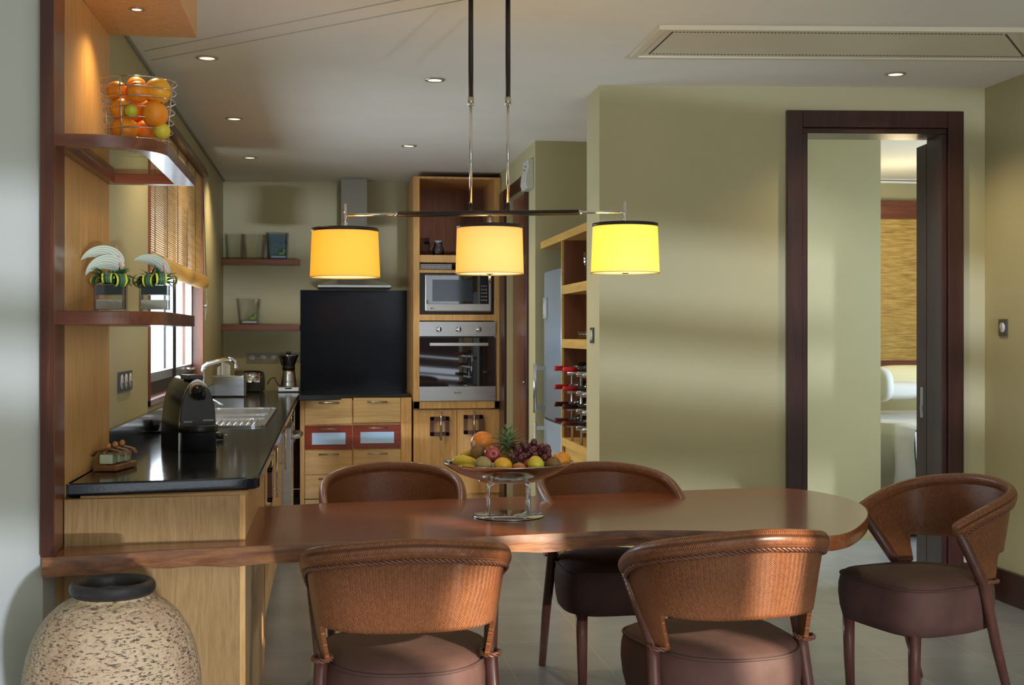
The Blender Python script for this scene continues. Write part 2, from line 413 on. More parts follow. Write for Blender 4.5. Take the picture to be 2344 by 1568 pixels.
# ------------------------------------------------------------------ kitchen door in the right kitchen wall
D2 = thing('door_2', 'dark red-brown door set in the kitchen side wall beside the tall oven cabinet', 'door', (kx, 9.4, 0)); D2['kind'] = 'structure'
m = MB(); m.box((kx - .02, 8.83, 0), (kx, 8.92, 2.54)); m.box((kx - .02, 9.95, 0), (kx, YF - .004, 2.54)); m.box((kx - .02, 8.92, 2.45), (kx, 9.95, 2.54))
m.build('door_frame', DARKW, D2, True, bevel=.003)
m = MB().box((kx + .05, 8.92, 0.005), (kx + .09, 9.95, 2.45)); m.build('leaf', CHERRY_Z, D2, True)
m = MB().cyl((kx - .0, 9.04, 1.05), (kx + .05, 9.04, 1.05), .008).cyl((kx, 9.03, 1.05), (kx, 9.14, 1.05), .008); m.build('door_handle', NICKEL, D2, True)
# ------------------------------------------------------------------ kitchen window
Wn_ = thing('window_1', 'kitchen window in a red-brown wooden surround with steel-framed sashes', 'window', (XL, 7.9, wz0)); Wn_['kind'] = 'structure'
m = MB(); m.box((XL - .13, wy1 - .03, wz0), (XL + .012, wy1, wz1)); m.box((XL - .13, wy0, wz0), (XL + .012, wy0 + .02, wz1)); m.box((XL - .13, wy0, wz0 - .0), (XL + .012, wy1, wz0 + .03))
m.build('window_surround', CHERRY_Z, Wn_, True, bevel=.003)
m = MB().box((XL - .13, wy0 - .03, wz1 - .02), (XL + .03, wy1 + .03, wz1 + .05)); m.build('window_header', DARKW, Wn_, True, bevel=.006)
SASH = metal('sash_aluminium', (.70, .76, .80), .35)
def sash(y0, y1, xo, nm):
    f = MB(); z0, z1 = wz0 + .10, wz1 - .03; w = .05
    for a, b_ in (((xo - .02, y0, z0), (xo + .02, y0 + w, z1)), ((xo - .02, y1 - w, z0), (xo + .02, y1, z1)), ((xo - .02, y0, z0), (xo + .02, y1, z0 + w)), ((xo - .02, y0, z1 - w), (xo + .02, y1, z1))): f.box(a, b_)
    o = f.build('sash', SASH, Wn_, True)
    g = MB().box((xo - .003, y0 + w, z0 + w), (xo + .003, y1 - w, z1 - w)).build('pane', thin_glass('window_glass', (.99, 1, 1), .12), o, False)
    g.location = -Wn_.location
sash(wy0 + .02, 8.12, XL - .085, 'a'); sash(8.16, wy1 - .03, XL - .085, 'b')
MB().box((XL - .12, wy0 + .02, wz0 + .03), (XL - .06, wy1 - .03, wz0 + .10)).build('window_frame', DARKMETAL, Wn_, True)
MB().box((XL - .12, 8.08, wz0 + .03), (XL - .06, 8.2, wz1 - .02)).build('mullion', DARKMETAL, Wn_, True)
m = MB().cyl((XL - .06, 8.75, 1.16), (XL - .01, 8.75, 1.16), .012).cyl((XL - .012, 8.75, 1.16), (XL - .012, 8.90, 1.155), .011, .014); m.build('window_latch', NICKEL, Wn_, True)
m = MB().ball((XL + .03, 9.22, 1.60), .012); m.cyl((XL - .0, 9.22, 1.6), (XL + .03, 9.22, 1.6), .004); m.build('cord_hook', NICKEL, Wn_, True)
# roman blind made of split bamboo
BAMB = mat('split_bamboo', (.50, .34, .15), .55); t, b = nt(BAMB)
t.links.new(ramp(t, noise(t, coords(t, (40, 3, 60)), 1, 3), [(.3, (.34, .21, .085)), (.7, (.56, .40, .19))]), b.inputs['Base Color'])
tr_ = N(t, 'ShaderNodeBsdfTranslucent'); tr_.inputs[0].default_value = (.75, .52, .22, 1); mx_ = N(t, 'ShaderNodeMixShader'); mx_.inputs[0].default_value = .4
o_ = [n for n in t.nodes if n.type == 'OUTPUT_MATERIAL'][0]; t.links.new(b.outputs[0], mx_.inputs[1]); t.links.new(tr_.outputs[0], mx_.inputs[2]); t.links.new(mx_.outputs[0], o_.inputs[0])
bl = thing('window_blind', 'split bamboo roller blind half lowered over the kitchen window', 'blind', (XL + .02, 7.85, 2.5))
by0, by1, bz0, bz1 = wy0 + .04, wy1 - .13, 1.80, 2.50; bx = XL + .004
m = MB(); k = 0; z = bz0
while z < bz1:
    m.box((bx, by0, z), (bx + .003, by1, z + .0085)); z += .0118
m.build('slats', BAMB, bl, True)
CORD = mat('blind_cord', (.25, .15, .06), .8)
for yy in (by0 + .15, by0 + .65, by0 + 1.15, by0 + 1.65, by0 + 2.15): MB().cyl((bx + .005, yy, bz0 - .08), (bx + .005, yy, bz1), .0035, n=6).build('tie_cord', CORD, bl, True)
m = MB().cyl((bx + .012, by0, bz0 - .04), (bx + .012, by1, bz0 - .04), .048, n=24); m.build('rolled_end', BAMB, bl, True)
m = MB().box((bx - .01, by0 - .02, bz1), (bx + .05, by1 + .02, bz1 + .03)); m.build('head_rail', DARKW, bl, True)
# cord of the blind
m = MB().tube([(bx + .02, by1 - .03, 2.4), (bx + .035, by1 + .02, 1.8), (bx + .04, by1 + .06, 1.62), (bx + .035, by1 + .07, 1.55), (bx + .03, by1 + .04, 1.50), (bx + .03, by1 + .03, 1.58)], .003, n=6); m.build('pull_cord', mat('cord_brown', (.10, .07, .05), .8), bl, True)
# ------------------------------------------------------------------ shelving post, shelves, upper box
U = thing('shelf_unit', 'tall wooden end post with ash side panel, two rounded shelves and a top box', 'shelf', (-.84, 4.1, TZ))
py = lambda px, x: None
m = MB().prism([(-.862, 4.012), (-.822, 4.012), (-.824, 4.05), (-.836, 4.235), (-.862, 4.235)], TZ, CZ); m.build('post', CHERRY_Z, U, True, bevel=.003)
MB().box((-.862, 4.004, TZ), (-.823, 4.011, CZ)).build('front_board', wood('dark_front_wood', (.045, .013, .009), (.075, .022, .012), (.12, .038, .018), .35, 'z', coat=.3), U, True)
m = MB().prism([(-.884, 4.236), (-.838, 4.236), (-.834, 5.06), (-.884, 5.06)], 0, CZ); m.build('side_panel', ASH_B, U, True)
def dshelf(z0, z1, name, hollow):
    x0, x1, y0, y1 = -.834, -.512, 4.03, 5.055
    def outline(ins, y0i, y1i):
        pts = [(x0 + ins * .0 + (.03 if ins else 0), y1i), (x0 + (.03 if ins else 0), y0i)]
        cx, cy, rx, ry = x1 - .22, y0 + .20, .22 - ins, .20 - ins * .6
        for i in range(41):
            a = -PI / 2 + (PI / 2) * i / 40
            pts.append((cx + rx * math.cos(a), cy + ry * math.sin(a)))
        pts.append((x1 - ins, y1i))
        return pts[::-1]
    o = outline(0, y0, y1)
    if not hollow:
        return MB().prism(o, z0, z1).build(name, CHERRY, U, True, bevel=.003)
    i_ = outline(.07, y0 + .05, y1 - .05)
    n = len(o); m = MB()
    vs = [(p[0], p[1], z) for z in (z0, z1) for q in (o, i_) for p in q]
    fs = []
    for k in range(n):
        j = (k + 1) % n
        fs += [[k, n + k, n + j, j], [2 * n + k, 2 * n + j, 3 * n + j, 3 * n + k], [k, j, 2 * n + j, 2 * n + k], [n + k, 3 * n + k, 3 * n + j, n + j]]
    m.add(vs, fs)
    return m.build(name, CHERRY, U, True)
s1 = dshelf(1.972, 2.010, 'shelf', True); s2 = dshelf(1.425, 1.468, 'shelf', False)
for s_, z in ((s1, 2.0035),):
    g = MB().box((-.80, 4.10, z - .0035), (-.60, 4.99, z)); gg = g.build('glass_insert', thin_glass('shelf_glass', (.93, .98, .95)), s_); gg.location = -U.location
m = MB().box((-.834, 4.03, 2.55), (-.505, 5.06, CZ - .001)); m.build('top_box', ASH_B, U, True)
# ------------------------------------------------------------------ dining table
def tp(px, py): q = P(px, py, z=TZ); return (q.x, q.y)
front = [(97, 1276), (200, 1270), (330, 1262), (450, 1255), (570, 1250), (690, 1246), (800, 1241), (920, 1236), (1040, 1231), (1170, 1225), (1300, 1219), (1420, 1214), (1560, 1214), (1700, 1217), (1800, 1221), (1860, 1224), (1905, 1226), (1945, 1217), (1972, 1200), (1987, 1180), (1982, 1162), (1962, 1149), (1930, 1138), (1880, 1127), (1820, 1119), (1750, 1116), (1600, 1121), (1400, 1129), (1230, 1135), (1000, 1143), (735, 1152), (592, 1160), (575, 1192), (549, 1237), (350, 1244), (148, 1251)]
def cr_smooth(pts, m=6):
    out = []
    for i in range(len(pts) - 1):
        p0_, p1_, p2_, p3_ = pts[max(i - 1, 0)], pts[i], pts[i + 1], pts[min(i + 2, len(pts) - 1)]
        for k in range(m):
            t_ = k / m; out.append(tuple(.5 * (2 * p1_[a] + (p2_[a] - p0_[a]) * t_ + (2 * p0_[a] - 5 * p1_[a] + 4 * p2_[a] - p3_[a]) * t_ ** 2 + (3 * p1_[a] - p0_[a] - 3 * p2_[a] + p3_[a]) * t_ ** 3) for a in (0, 1)))
    return out + [tuple(pts[-1])]
pol = [tp(*p) for p in front]
pol = pol[:13] + cr_smooth(pol[13:29])[0:] + pol[29:]
T = thing('dining_table', 'long reddish-brown live-edge dining table cantilevered from the kitchen counter end', 'table', (.6, 4.5, 0))
m = MB().prism(pol, TZ - .052, TZ, True); top = m.build('tabletop', TABLE, T, True, bevel=.003)
m = MB(); k = 14; rows = 5; random.seed(3)
fr = pol[:k]; dense = []
for a_, b_ in zip(fr[:-1], fr[1:]):
    for i in range(10): dense.append((a_[0] + (b_[0] - a_[0]) * i / 10, a_[1] + (b_[1] - a_[1]) * i / 10))
vs = []; n = len(dense)
for i, p in enumerate(dense):
    wob = (.006 * math.sin(i * .21) + .004 * math.sin(i * .53 + 1) + random.uniform(-.001, .001)) * min(1, (n - 1 - i) / 30)
    for j in range(rows):
        f_ = j / (rows - 1)
        vs.append((p[0], p[1] - .004 - (0 if j == 0 else .004 + wob * f_ * .5 + random.uniform(0, .0015)), TZ - .0005 - (.0505 + .006 * min(1, (n - 1 - i) / 30)) * f_ - (wob * f_ * .5)))
fs = [[i * rows + j, i * rows + j + 1, (i + 1) * rows + j + 1, (i + 1) * rows + j] for i in range(n - 1) for j in range(rows - 1)]
m.add(vs, fs, True)
m.add([(p[0], p[1], TZ - .0004) for p in dense] + [(p[0], p[1] - .0045, TZ - .0004) for p in dense], [[i, i + n, i + 1 + n, i + 1] for i in range(n - 1)])
m.build('live_edge', EDGE, T, True)
# ------------------------------------------------------------------ left run of base cabinets
def world(p, **k): return P(*p, **k)
c1, c2, c3, c4 = P(138, 1108, z=CT), P(593, 1092, z=CT), P(683, 905, z=CT), P(940, 901, z=CT)
ct = thing('worktop', 'black granite worktop with rounded edge running around the kitchen corner', 'worktop', (-.5, 6, CT))
yb_ = YB - .002
pts = [(-.833, 5.07), (-.833, 4.26), (c1.x, c1.y), ((c1.x + c2.x) / 2, (c1.y + c2.y) / 2), (c2.x - .04, c2.y - .006), (c2.x - .01, c2.y + .012), (c2.x, c2.y + .05), (c3.x, c3.y), (c4.x, c4.y), (c4.x, yb_), (XL + .002, yb_), (XL + .002, 5.07)]
m = MB().prism(pts, CT - .042, CT); m.build('counter_slab', GRAN, ct, True, bevel=.014)
m = MB().box((XL + .002, 5.075, CT), (XL + .024, yb_, CT + .10)); m.build('upstand', GRAN, ct, True)
xf = -.28
L = thing('kitchen_base_cabinet', 'long run of ash base cabinets under the window side worktop', 'cabinet', (-.55, 6, 0))
e1, e2 = P(147, 1250, z=TZ), P(549, 1237, z=TZ)
dv = (e2 - e1); 
def ep(f_, off=0): q = e1 + dv * f_; return (q.x, q.y + off)
m = MB().prism([ep(0, .0), ep(1, 0), ep(1, .03), ep(0, .03)], 0, CT - .043); m.build('end_panel', OAK, L, True)
m = MB().prism([ep(1, .0), ep(1.032, .0), ep(1.032, .03), ep(1, .03)], 0, CT - .043); m.build('end_strip', ASH_B, L, True)
cr = ep(1.032, .031)
m = MB().prism([cr, (cr[0], 5.5), (-.8, 5.5), (-.8, cr[1] + .03)][::1], 0, CT - .043); m.build('carcass', ASH, L, True)
m = MB().box((-.8, 5.5, 0), (xf + .014, 5.535, CT - .043)); m.build('divider_board', CHERRY_Z, L, True)
m = MB().box((-.8, 5.536, .10), (xf - .02, 7.93, CT - .043)); m.box((-.8, 8.56, .10), (xf - .02, 10.25, CT - .043)); m.build('cabinet_body', ASH, L, True)
m = MB().box((-.8, 5.54, 0), (xf - .06, 7.92, .10)); m.box((-.8, 8.58, 0), (xf - .06, 10.2, .10)); m.build('plinth', mat('dark_plinth', (.1, .08, .06), .6), L, True)
WOVEN = wood('dark_woven_square', (.07, .03, .022), (.12, .055, .04), (.2, .1, .07), .6, 'x', 8, bmp=1)
for y0, y1, yh, wv in ((5.54, 6.12, 5.68, True), (6.13, 6.95, 6.28, False), (6.96, 7.92, 7.55, False), (8.58, 9.2, 8.7, False), (9.21, 9.66, 9.5, False)):
    d = MB().box((xf - .018, y0, .11), (xf, y1, CT - .055)).build('cabinet_door', ASH, L, True, bevel=.0015)
    h = MB(); h.cyl((xf + .035, yh, .60), (xf + .035, yh, .84), .006); h.cyl((xf, yh, .64), (xf + .035, yh, .64), .004); h.cyl((xf, yh, .80), (xf + .035, yh, .80), .004)
    h = h.build('bar_handle', NICKEL, d); h.location = -L.location
# dishwasher
dw = thing('dishwasher', 'stainless dishwasher with a protruding door built in beside the corner', 'dishwasher', (-.5, 8.24, 0))
MB().box((-.78, 7.95, .02), (xf - .01, 8.54, CT - .045)).build('body', STEEL, dw, True)
MB().box((xf - .008, 7.95, .12), (xf + .055, 8.54, .815)).build('dishwasher_door', STEEL, dw, True, bevel=.006)
m = MB().tube([(xf + .055, 8.05, .75), (xf + .10, 8.07, .755), (xf + .115, 8.25, .755), (xf + .10, 8.43, .755), (xf + .055, 8.45, .75)], .014, n=10); m.build('door_handle', NICKEL, dw, True)
# hanging woven square on the first cabinet handle
def woven_square(name, label, c, u, size, th=.02, band=.02):
    o = thing(name, label, 'ornament', tuple(c))
    u = Vector(u).normalized(); n_ = Vector((u.y, -u.x, 0)); s_ = size / 2; m = MB()
    for du, dz, lu, lz in ((-s_, -s_, band, size), (s_ - band, -s_, band, size), (-s_, -s_, size, band), (-s_, s_ - band, size, band)):
        p = u * du + Vector((0, 0, dz)) - n_ * (th / 2)
        m.frame_box(p, u * lu, n_ * th, Vector((0, 0, lz)))
    # raised woven knots
    k = 8
    for i in range(k):
        f_ = -s_ + size * (i + .5) / k
        for p in (u * f_ + Vector((0, 0, s_ - band / 2)), u * f_ + Vector((0, 0, -s_ + band / 2)), u * (s_ - band / 2) + Vector((0, 0, f_)), u * (-s_ + band / 2) + Vector((0, 0, f_))):
            m.ball(p, .011, 8, 6)
    m.build('woven_frame', WOVEN, o); return o
woven_square('woven_square', 'dark woven square hanging from a cabinet handle near the counter end', (xf + .03, 5.68, .74), (0, 1, 0), .15)
# ------------------------------------------------------------------ back run: drawers
BK = thing('drawer_cabinet', 'honey ash drawer cabinet with two red drawers with frosted panes, under the worktop', 'cabinet', (.2, 10.6, 0))
yd = YF + .02
def bx2(px0, px1, py0, py1, ya, yb, mb=None):
    a_, b_ = P(px0, py0, y=ya), P(px1, py1, y=ya)
    mb = mb or MB(); return mb.box((a_.x, ya, b_.z), (b_.x, yb, a_.z))
lft = P(686, 912, y=yd).x
MB().box((lft, yd + .02, .08), (.655, YB - .02, CT - .043)).build('carcass', ASH_B, BK, True)
FROST = mat('frosted_pane', (.42, .62, .80), .35)
rows = [(913, 970), (975, 1028), (1032, 1084), (1088, 1140), (1144, 1196)]
for c_, (x0, x1) in enumerate(((698, 806), (809, 917))):
    for r_, (y0, y1) in enumerate(rows):
        red = r_ == 1
        y0_, y1_ = y0 - (0 if c_ == 0 else 2), y1 - (0 if c_ == 0 else 3)
        d = bx2(x0, x1, y0_, y1_, yd, yd + .019).build('drawer', REDW if red else ASH_X, BK, True, bevel=.0015)
        if red:
            d['label'] = 'red drawer front with frosted pane'
            g = bx2(x0 + 16, x1 - 15, y0_ + 16, y1_ - 11, yd - .002, yd + .004).build('pane', FROST, d); g.location = -BK.location
        a_, b_ = P(x0 + 32, y0_ + (7 if red else 9), y=yd - .03), P(x1 - 30, y0_ + 9, y=yd - .03)
        h = MB().cyl((a_.x, yd - .032, a_.z), (b_.x, yd - .032, a_.z), .006)
        for xx in (a_.x + .02, b_.x - .02): h.cyl((xx, yd - .032, a_.z), (xx, yd, a_.z), .004)
        h = h.build('bar_handle', NICKEL, d); h.location = -BK.location
bx2(918, 942, 910, 1200, yd + .0, yd + .019).build('filler_panel', ASH_B, BK, True)
bx2(687, 697, 910, 1200, yd + .0, yd + .019).build('corner_panel', ASH_B, BK, True)
# ------------------------------------------------------------------ black glass splashback
a_, b_ = P(688, 664, y=YB - .02), P(942, 900, y=YB - .02)
sb = MB().box((a_.x, YB - .02, CT + .001), (b_.x - .002, YB - .003, a_.z)).build('splashback', SPLASH); tag(sb, 'black glass splashback on the wall under the cooker hood', 'splashback')
# ------------------------------------------------------------------ tall oven cabinet
OC = thing('tall_cabinet', 'tall honey wood cabinet housing the microwave and oven', 'cabinet', (1.04, 10.7, 0))
xl, xr = P(946, 600, y=YF).x, min(P(1147, 600, y=YF).x, kx - .006)
def zz(py_, yy=YF): return P(1040, py_, y=yy).z
ztop = CZ - .045; fw = .052
m = MB()
m.box((xl, YF, zz(935)), (xl + fw, YB - .003, ztop)); m.box((xr - fw, YF, zz(935)), (xr, YB - .003, ztop)); m.box((xl + fw, YF, zz(410)), (xr - fw, YB - .003, ztop))
m.box((xl + fw, YF, zz(601)), (xr - fw, YB - .003, zz(584)))
m.box((xl + fw, YF, zz(625)), (xr - fw, YB - .05, zz(618)))
m.box((xl + fw, YF, zz(734)), (xr - fw, YB - .05, zz(720)))
m.box((xl, YF, zz(935)), (xr, YB - .05, zz(918)))
m.build('housing', ASH_B, OC, True, bevel=.002)
m = MB().box((xl + fw, YB - .06, zz(584)), (xr - fw, YB - .04, zz(410))); m.build('niche_back', BROWNBACK, OC, True)
m = MB().box((xl + .003, YF + .045, .0), (xr - .003, YB - .05, zz(936))); m.build('lower_carcass', ASH_B, OC, True)
xm = (xl + xr) / 2
for x0, x1, hp, py0, py1 in ((xl + .004, xm - .002, 1010, 943, 1008), (xm + .002, xr - .004, 1086, 941, 1008)):
    d = MB().box((x0, YF + .025, .1), (x1, YF + .044, zz(938))).build('cabinet_door', ASH_B, OC, True, bevel=.0015)
    a_, b_ = P(hp, py0, y=YF - .03), P(hp, py1, y=YF - .03)
    h = MB().cyl((a_.x, YF - .03, b_.z), (a_.x, YF - .03, a_.z), .008)
    for zq in (b_.z + .03, a_.z - .03): h.cyl((a_.x, YF - .03, zq), (a_.x, YF + .025, zq), .005)
    h = h.build('bar_handle', NICKEL, d); h.location = -OC.location
bx2(962, 1034, 604, 617, YF + .012, YF + .03).build('vent_grille', GREYP, OC, True)
m = MB()
for i in range(9): q = P(970 + i * 7.2, 611, y=YF + .008); m.ball((q.x, YF + .011, q.z), .004, 8, 5)
m.build('vent_holes', WHITE, OC, True)
MB().box((xr + .001, YF - .002, 0), (kx - .001, YF + .03, CZ - .05)).build('steel_trim', NICKEL, OC, True)
for px_, lb in ((1007, 'dark woven square hanging from the left door handle of the tall cabinet'), (1084, 'dark woven square hanging from the right door handle, partly behind the fruit')):
    q = P(px_, 976 - (px_ > 1050) * 4, y=YF - .012); woven_square('woven_square', lb, (q.x, YF - .002, q.z), (1, 0, 0), .155, .02, .03)
# oven
OV = thing('oven', 'built-in stainless oven with dark glass door and three knobs', 'oven', (xm, YF + .2, zz(917)))
MB().box((xl + fw + .002, YF + .022, zz(916)), (xr - fw - .002, YF + .5, zz(736))).build('body', BLACKM, OV, True)
def ob(px0, px1, py0, py1, ya, yb, name, mt, par=None, bevel=.002):
    return bx2(px0, px1, py0, py1, ya, yb).build(name, mt, par or OV, True, bevel=bevel)
ob(960, 1135, 736, 770, YF - .012, YF + .02, 'control_panel', STEEL)
ob(960, 1135, 773, 884, YF - .008, YF + .02, 'oven_door', OVENG)
ob(960, 1135, 885, 917, YF - .012, YF + .02, 'lower_panel', STEEL)
for px_ in (1005, 1050, 1096):
    q = P(px_, 754, y=YF - .03)
    m = MB().cyl((q.x, YF - .036, q.z), (q.x, YF - .013, q.z), .020, .024, n=24); m.box((q.x - .004, YF - .044, q.z - .018), (q.x + .004, YF - .03, q.z + .018)); m.build('knob', CHROME, OV, True)
a_, b_ = P(984, 788, y=YF - .05), P(1118, 784, y=YF - .05)
m = MB().box((a_.x, YF - .055, a_.z - .014), (b_.x, YF - .04, a_.z + .012)).box((a_.x + .02, YF - .041, a_.z - .006), (a_.x + .035, YF - .009, a_.z + .006)).box((b_.x - .035, YF - .041, a_.z - .006), (b_.x - .02, YF - .009, a_.z + .006)); m.build('door_handle', NICKEL, OV, True, bevel=.002)
def text(body, name, mt, parent, loc, size, rot=(PI / 2, 0, 0), ext=.0006):
    c = bpy.data.curves.new(name, 'FONT'); c.body = body; c.size = size; c.extrude = ext; c.align_x = 'CENTER'; c.align_y = 'CENTER'
    c.materials.append(mt); tmp = bpy.data.objects.new(name, c); S.collection.objects.link(tmp); bpy.context.view_layer.update()
    me = bpy.data.meshes.new_from_object(tmp.evaluated_get(bpy.context.evaluated_depsgraph_get())); bpy.data.objects.remove(tmp)
    o = bpy.data.objects.new(name, me); S.collection.objects.link(o)
    o.parent = parent; o.location = Vector(loc) - parent_loc(parent); o.rotation_euler = rot; return o
q = P(1048, 899, y=YF - .013); text('Brandt', 'logo', BLACKM, OV, (q.x, YF - .0135, q.z), .022)
# microwave
MW = thing('microwave', 'silver and black microwave standing in the tall cabinet', 'microwave', (xm, YF + .2, zz(719)))
x0, x1 = P(972, 700, y=YF).x, P(1125, 700, y=YF).x; z0, z1 = zz(714), zz(628)
MB().box((x0, YF + .04, zz(719) + .002), (x1, YF + .4, z1)).build('body', BLACKM, MW, True)
m = MB().box((x0, YF + .0, z0), (x1, YF + .04, z1)); m.build('front_frame', metal('silver_plastic', (.7, .7, .7), .35), MW, True, bevel=.012)
ob(976, 1097, 630, 696, YF - .006, YF + .01, 'microwave_door', OVENG, MW)
ob(1098, 1119, 630, 696, YF - .006, YF + .01, 'control_panel', BLACKG, MW)
ob(990, 1082, 640, 690, YF - .009, YF - .005, 'door_window', mat('dark_window', (.03, .04, .05), .08), MW, 0)
for i in range(5):
    for j in range(3):
        q = P(1103 + 5 * j, 655 + 8 * i, y=YF - .008); MB().box((q.x - .006, YF - .009, q.z - .006), (q.x + .006, YF - .005, q.z + .006)).build('button', GREYP, MW, True)
q = P(990, 706, y=YF); text('LG', 'logo', mat('logo_grey', (.15, .12, .12), .5), MW, (q.x + .012, YF - .0008, q.z), .02)
m = MB().cyl((q.x - .008, YF - .003, q.z), (q.x - .008, YF, q.z), .007); m.build('logo_dot', mat('logo_dot_grey', (.15, .12, .12), .5), MW, True)
MB().box((xl + fw, YF + .05, zz(719)), (xr - fw, YB - .06, zz(625))).build('niche_lining', BLACKM, OC, True).hide_render = False
# glass jug on the tall cabinet's shelf
q = P(1003, 584, y=YF + .12)
J = thing('glass_jug', 'small glass carafe on the shelf above the microwave', 'carafe', (q.x, q.y, zz(584)))
MB().lathe([(.0, .002), (.042, .002), (.046, .01), (.048, .05), (.034, .085), (.032, .10), (.040, .118), (.038, .118), (.030, .10), (.032, .085), (.045, .05), (.043, .012), (0, .008)], n=24).build('body', GLASSB, J)
MB().tube([(-.04, 0, .10), (-.065, 0, .09), (-.066, 0, .05), (-.046, 0, .03)], .004).build('jug_handle', GLASSB, J)
MB().lathe([(0.0, .109), (.036, .11), (.036, .122), (0, .124)], n=20).build('lid', WHITE, J)
q = P(984, 549, y=YF + .45); m = MB().ball((0, 0, 0), .022, 12, 8, (1.3, .5, .7)); o = m.build('niche_knob', BLACKM, OC); o.location = Vector((q.x, YB - .075, q.z)) - OC.location
# ------------------------------------------------------------------ cooker hood
HD = thing('cooker_hood', 'stainless cooker hood with tall square duct above the splashback', 'cooker hood', (.26, YB - .2, 1.8))
yh = YB - .27
a_, b_ = P(781, 413, y=yh), P(840, 413, y=yh)
hb = P(727, 659, y=yh - .2).z
MB().box((a_.x, yh, hb + .05), (b_.x, YB - .003, CZ - .003)).build('duct', metal('duct_steel', (.38, .37, .33), .5), HD, True)
xa, xb = P(727, 655, y=yh - .2).x, P(897, 655, y=yh - .2).x
m = MB().box((xa, yh - .2, hb), (xb, YB - .022, hb + .032)); m.build('rim', STEEL, HD, True, bevel=.01)
vs = [(xa + .01, yh - .19, hb + .032), (xb - .01, yh - .19, hb + .032), (xb - .01, YB - .025, hb + .032), (xa + .01, YB - .025, hb + .032), (a_.x - .03, yh, hb + .09), (b_.x + .03, yh, hb + .09), (b_.x + .03, YB - .025, hb + .09), (a_.x - .03, YB - .025, hb + .09)]
MB().add(vs, [[0, 1, 5, 4], [1, 2, 6, 5], [2, 3, 7, 6], [3, 0, 4, 7], [4, 5, 6, 7], [3, 2, 1, 0]]).build('canopy', STEEL, HD, True)
# ------------------------------------------------------------------ wall shelves on the kitchen back wall and glasses
ys = YB - .22
for (yt, yb2, lb) in ((592, 606, 'upper red-brown floating shelf on the kitchen back wall'), (743, 757, 'lower red-brown floating shelf on the kitchen back wall')):
    a_, b_ = P(509, yt, y=ys), P(686, yb2, y=ys)
    o = MB().box((XL + .003, ys, b_.z), (b_.x, YB - .003, a_.z)).build('wall_shelf', CHERRY, bevel=.002); tag(o, lb, 'shelf', 'floating shelves beside the cooker')
    if yt == 592: zs1 = a_.z
    else: zs2 = a_.z
def square_vase(label, c, w, h, sprig=True, taper=1.15, gm=GLASSB, name='glass_vase'):
    o = thing(name, label, 'vase', tuple(c)); s_ = w / 2; k = taper
    def ring(r, z): return [(-r, -r, z), (r, -r, z), (r, r, z), (-r, r, z)]
    th = w * .05
    vs = ring(s_, .001) + ring(s_ * k, h) + ring(s_ * k - th, h) + ring(s_ - th, .012)
    fs = [[3, 2, 1, 0], [12, 13, 14, 15]]
    for b0, b1 in ((0, 4), (4, 8), (8, 12)):
        for i in range(4): fs.append([b0 + i, b0 + (i + 1) % 4, b1 + (i + 1) % 4, b1 + i])
    MB().add(vs, fs).build('vase_body', gm, o, bevel=w * .02)
    if sprig:
        MB().prism([(-s_ * .8, -s_ * .8), (s_ * .8, -s_ * .8), (s_ * .8, s_ * .8), (-s_ * .8, s_ * .8)], .014, .03).build('pebbles', mat('white_pebbles', (.7, .7, .68), .8), o)
        m = MB(); m.ball((s_ * .3, 0, .055), .022, 10, 7, (1.2, .4, .6)); m.ball((s_ * .6, 0, .075), .018, 10, 7, (.8, .4, 1)); m.tube([(0, 0, .02), (-.02, 0, .09)], .002, 5)
        m.build('leaf', mat('fresh_green', (.25, .45, .08), .5), o)
    return o
q = P(638, 590, y=YB - .10); square_vase('rippled square glass vase at the right end of the upper kitchen shelf', (q.x, YB - .11, zs1), .15, .225)
q = P(585, 590, y=YB - .12); square_vase('tapered clear glass vase between two others on the upper kitchen shelf', (q.x, YB - .115, zs1), .15, .21, False, 1.2, GLASS)
q = P(537, 590, y=YB - .12); square_vase('clear glass vase next to the window wall on the upper kitchen shelf', (q.x + .01, YB - .115, zs1), .12, .21, False, 1.2, GLASS)
q = P(572, 741, y=YB - .12); square_vase('tapered glass vase with green sprig alone on the lower kitchen shelf', (q.x, YB - .115, zs2), .145, .215, True, 1.28, GLASS)
# ------------------------------------------------------------------ sockets and switches
SOCK = mat('socket_face', (.55, .54, .50), .45); SOCKP = mat('taupe_plate', (.25, .23, .19), .45)
def plate(name, label, c, u, w, h, n=3, r=.019, mt=None, cat='socket'):
    """u points along the plate seen from the front; the normal is u turned 90 degrees"""
    o = thing(name, label, cat, tuple(c)); u = Vector(u); nn = Vector((u.y, -u.x, 0))
    m = MB().frame_box(-u * w / 2 - Vector((0, 0, h / 2)), u * w, nn * .008, Vector((0, 0, h))); m.build('cover_plate', mt or GREYP, o, bevel=.002)
    for i in range(n):
        cx = u * (w * ((i + .5) / n - .5)) if n > 1 else u * 0
        m = MB().cyl(cx + nn * .008, cx + nn * .011, r, n=24); f_ = m.build('insert' if cat == 'switch' else 'outlet', SOCK, o)
        if cat == 'socket':
            m = MB()
            for a in (90, 210, 330):
                q = cx + u * (r * .45 * math.cos(math.radians(a))) + Vector((0, 0, r * .45 * math.sin(math.radians(a)))); m.cyl(q + nn * .0105, q + nn * .0118, r * .13, n=8)
            m.build('pin_holes', BLACKM, f_)
        else:
            m = MB().frame_box(cx - u * r * .3 - Vector((0, 0, r * .9)) + nn * .0105, u * r * .6, nn * .003, Vector((0, 0, r * 1.8))); m.build('rocker', mat('rocker', (.42, .42, .40), .4), f_)
    return o
a_, b_ = P(564, 808, y=YB), P(640, 831, y=YB)
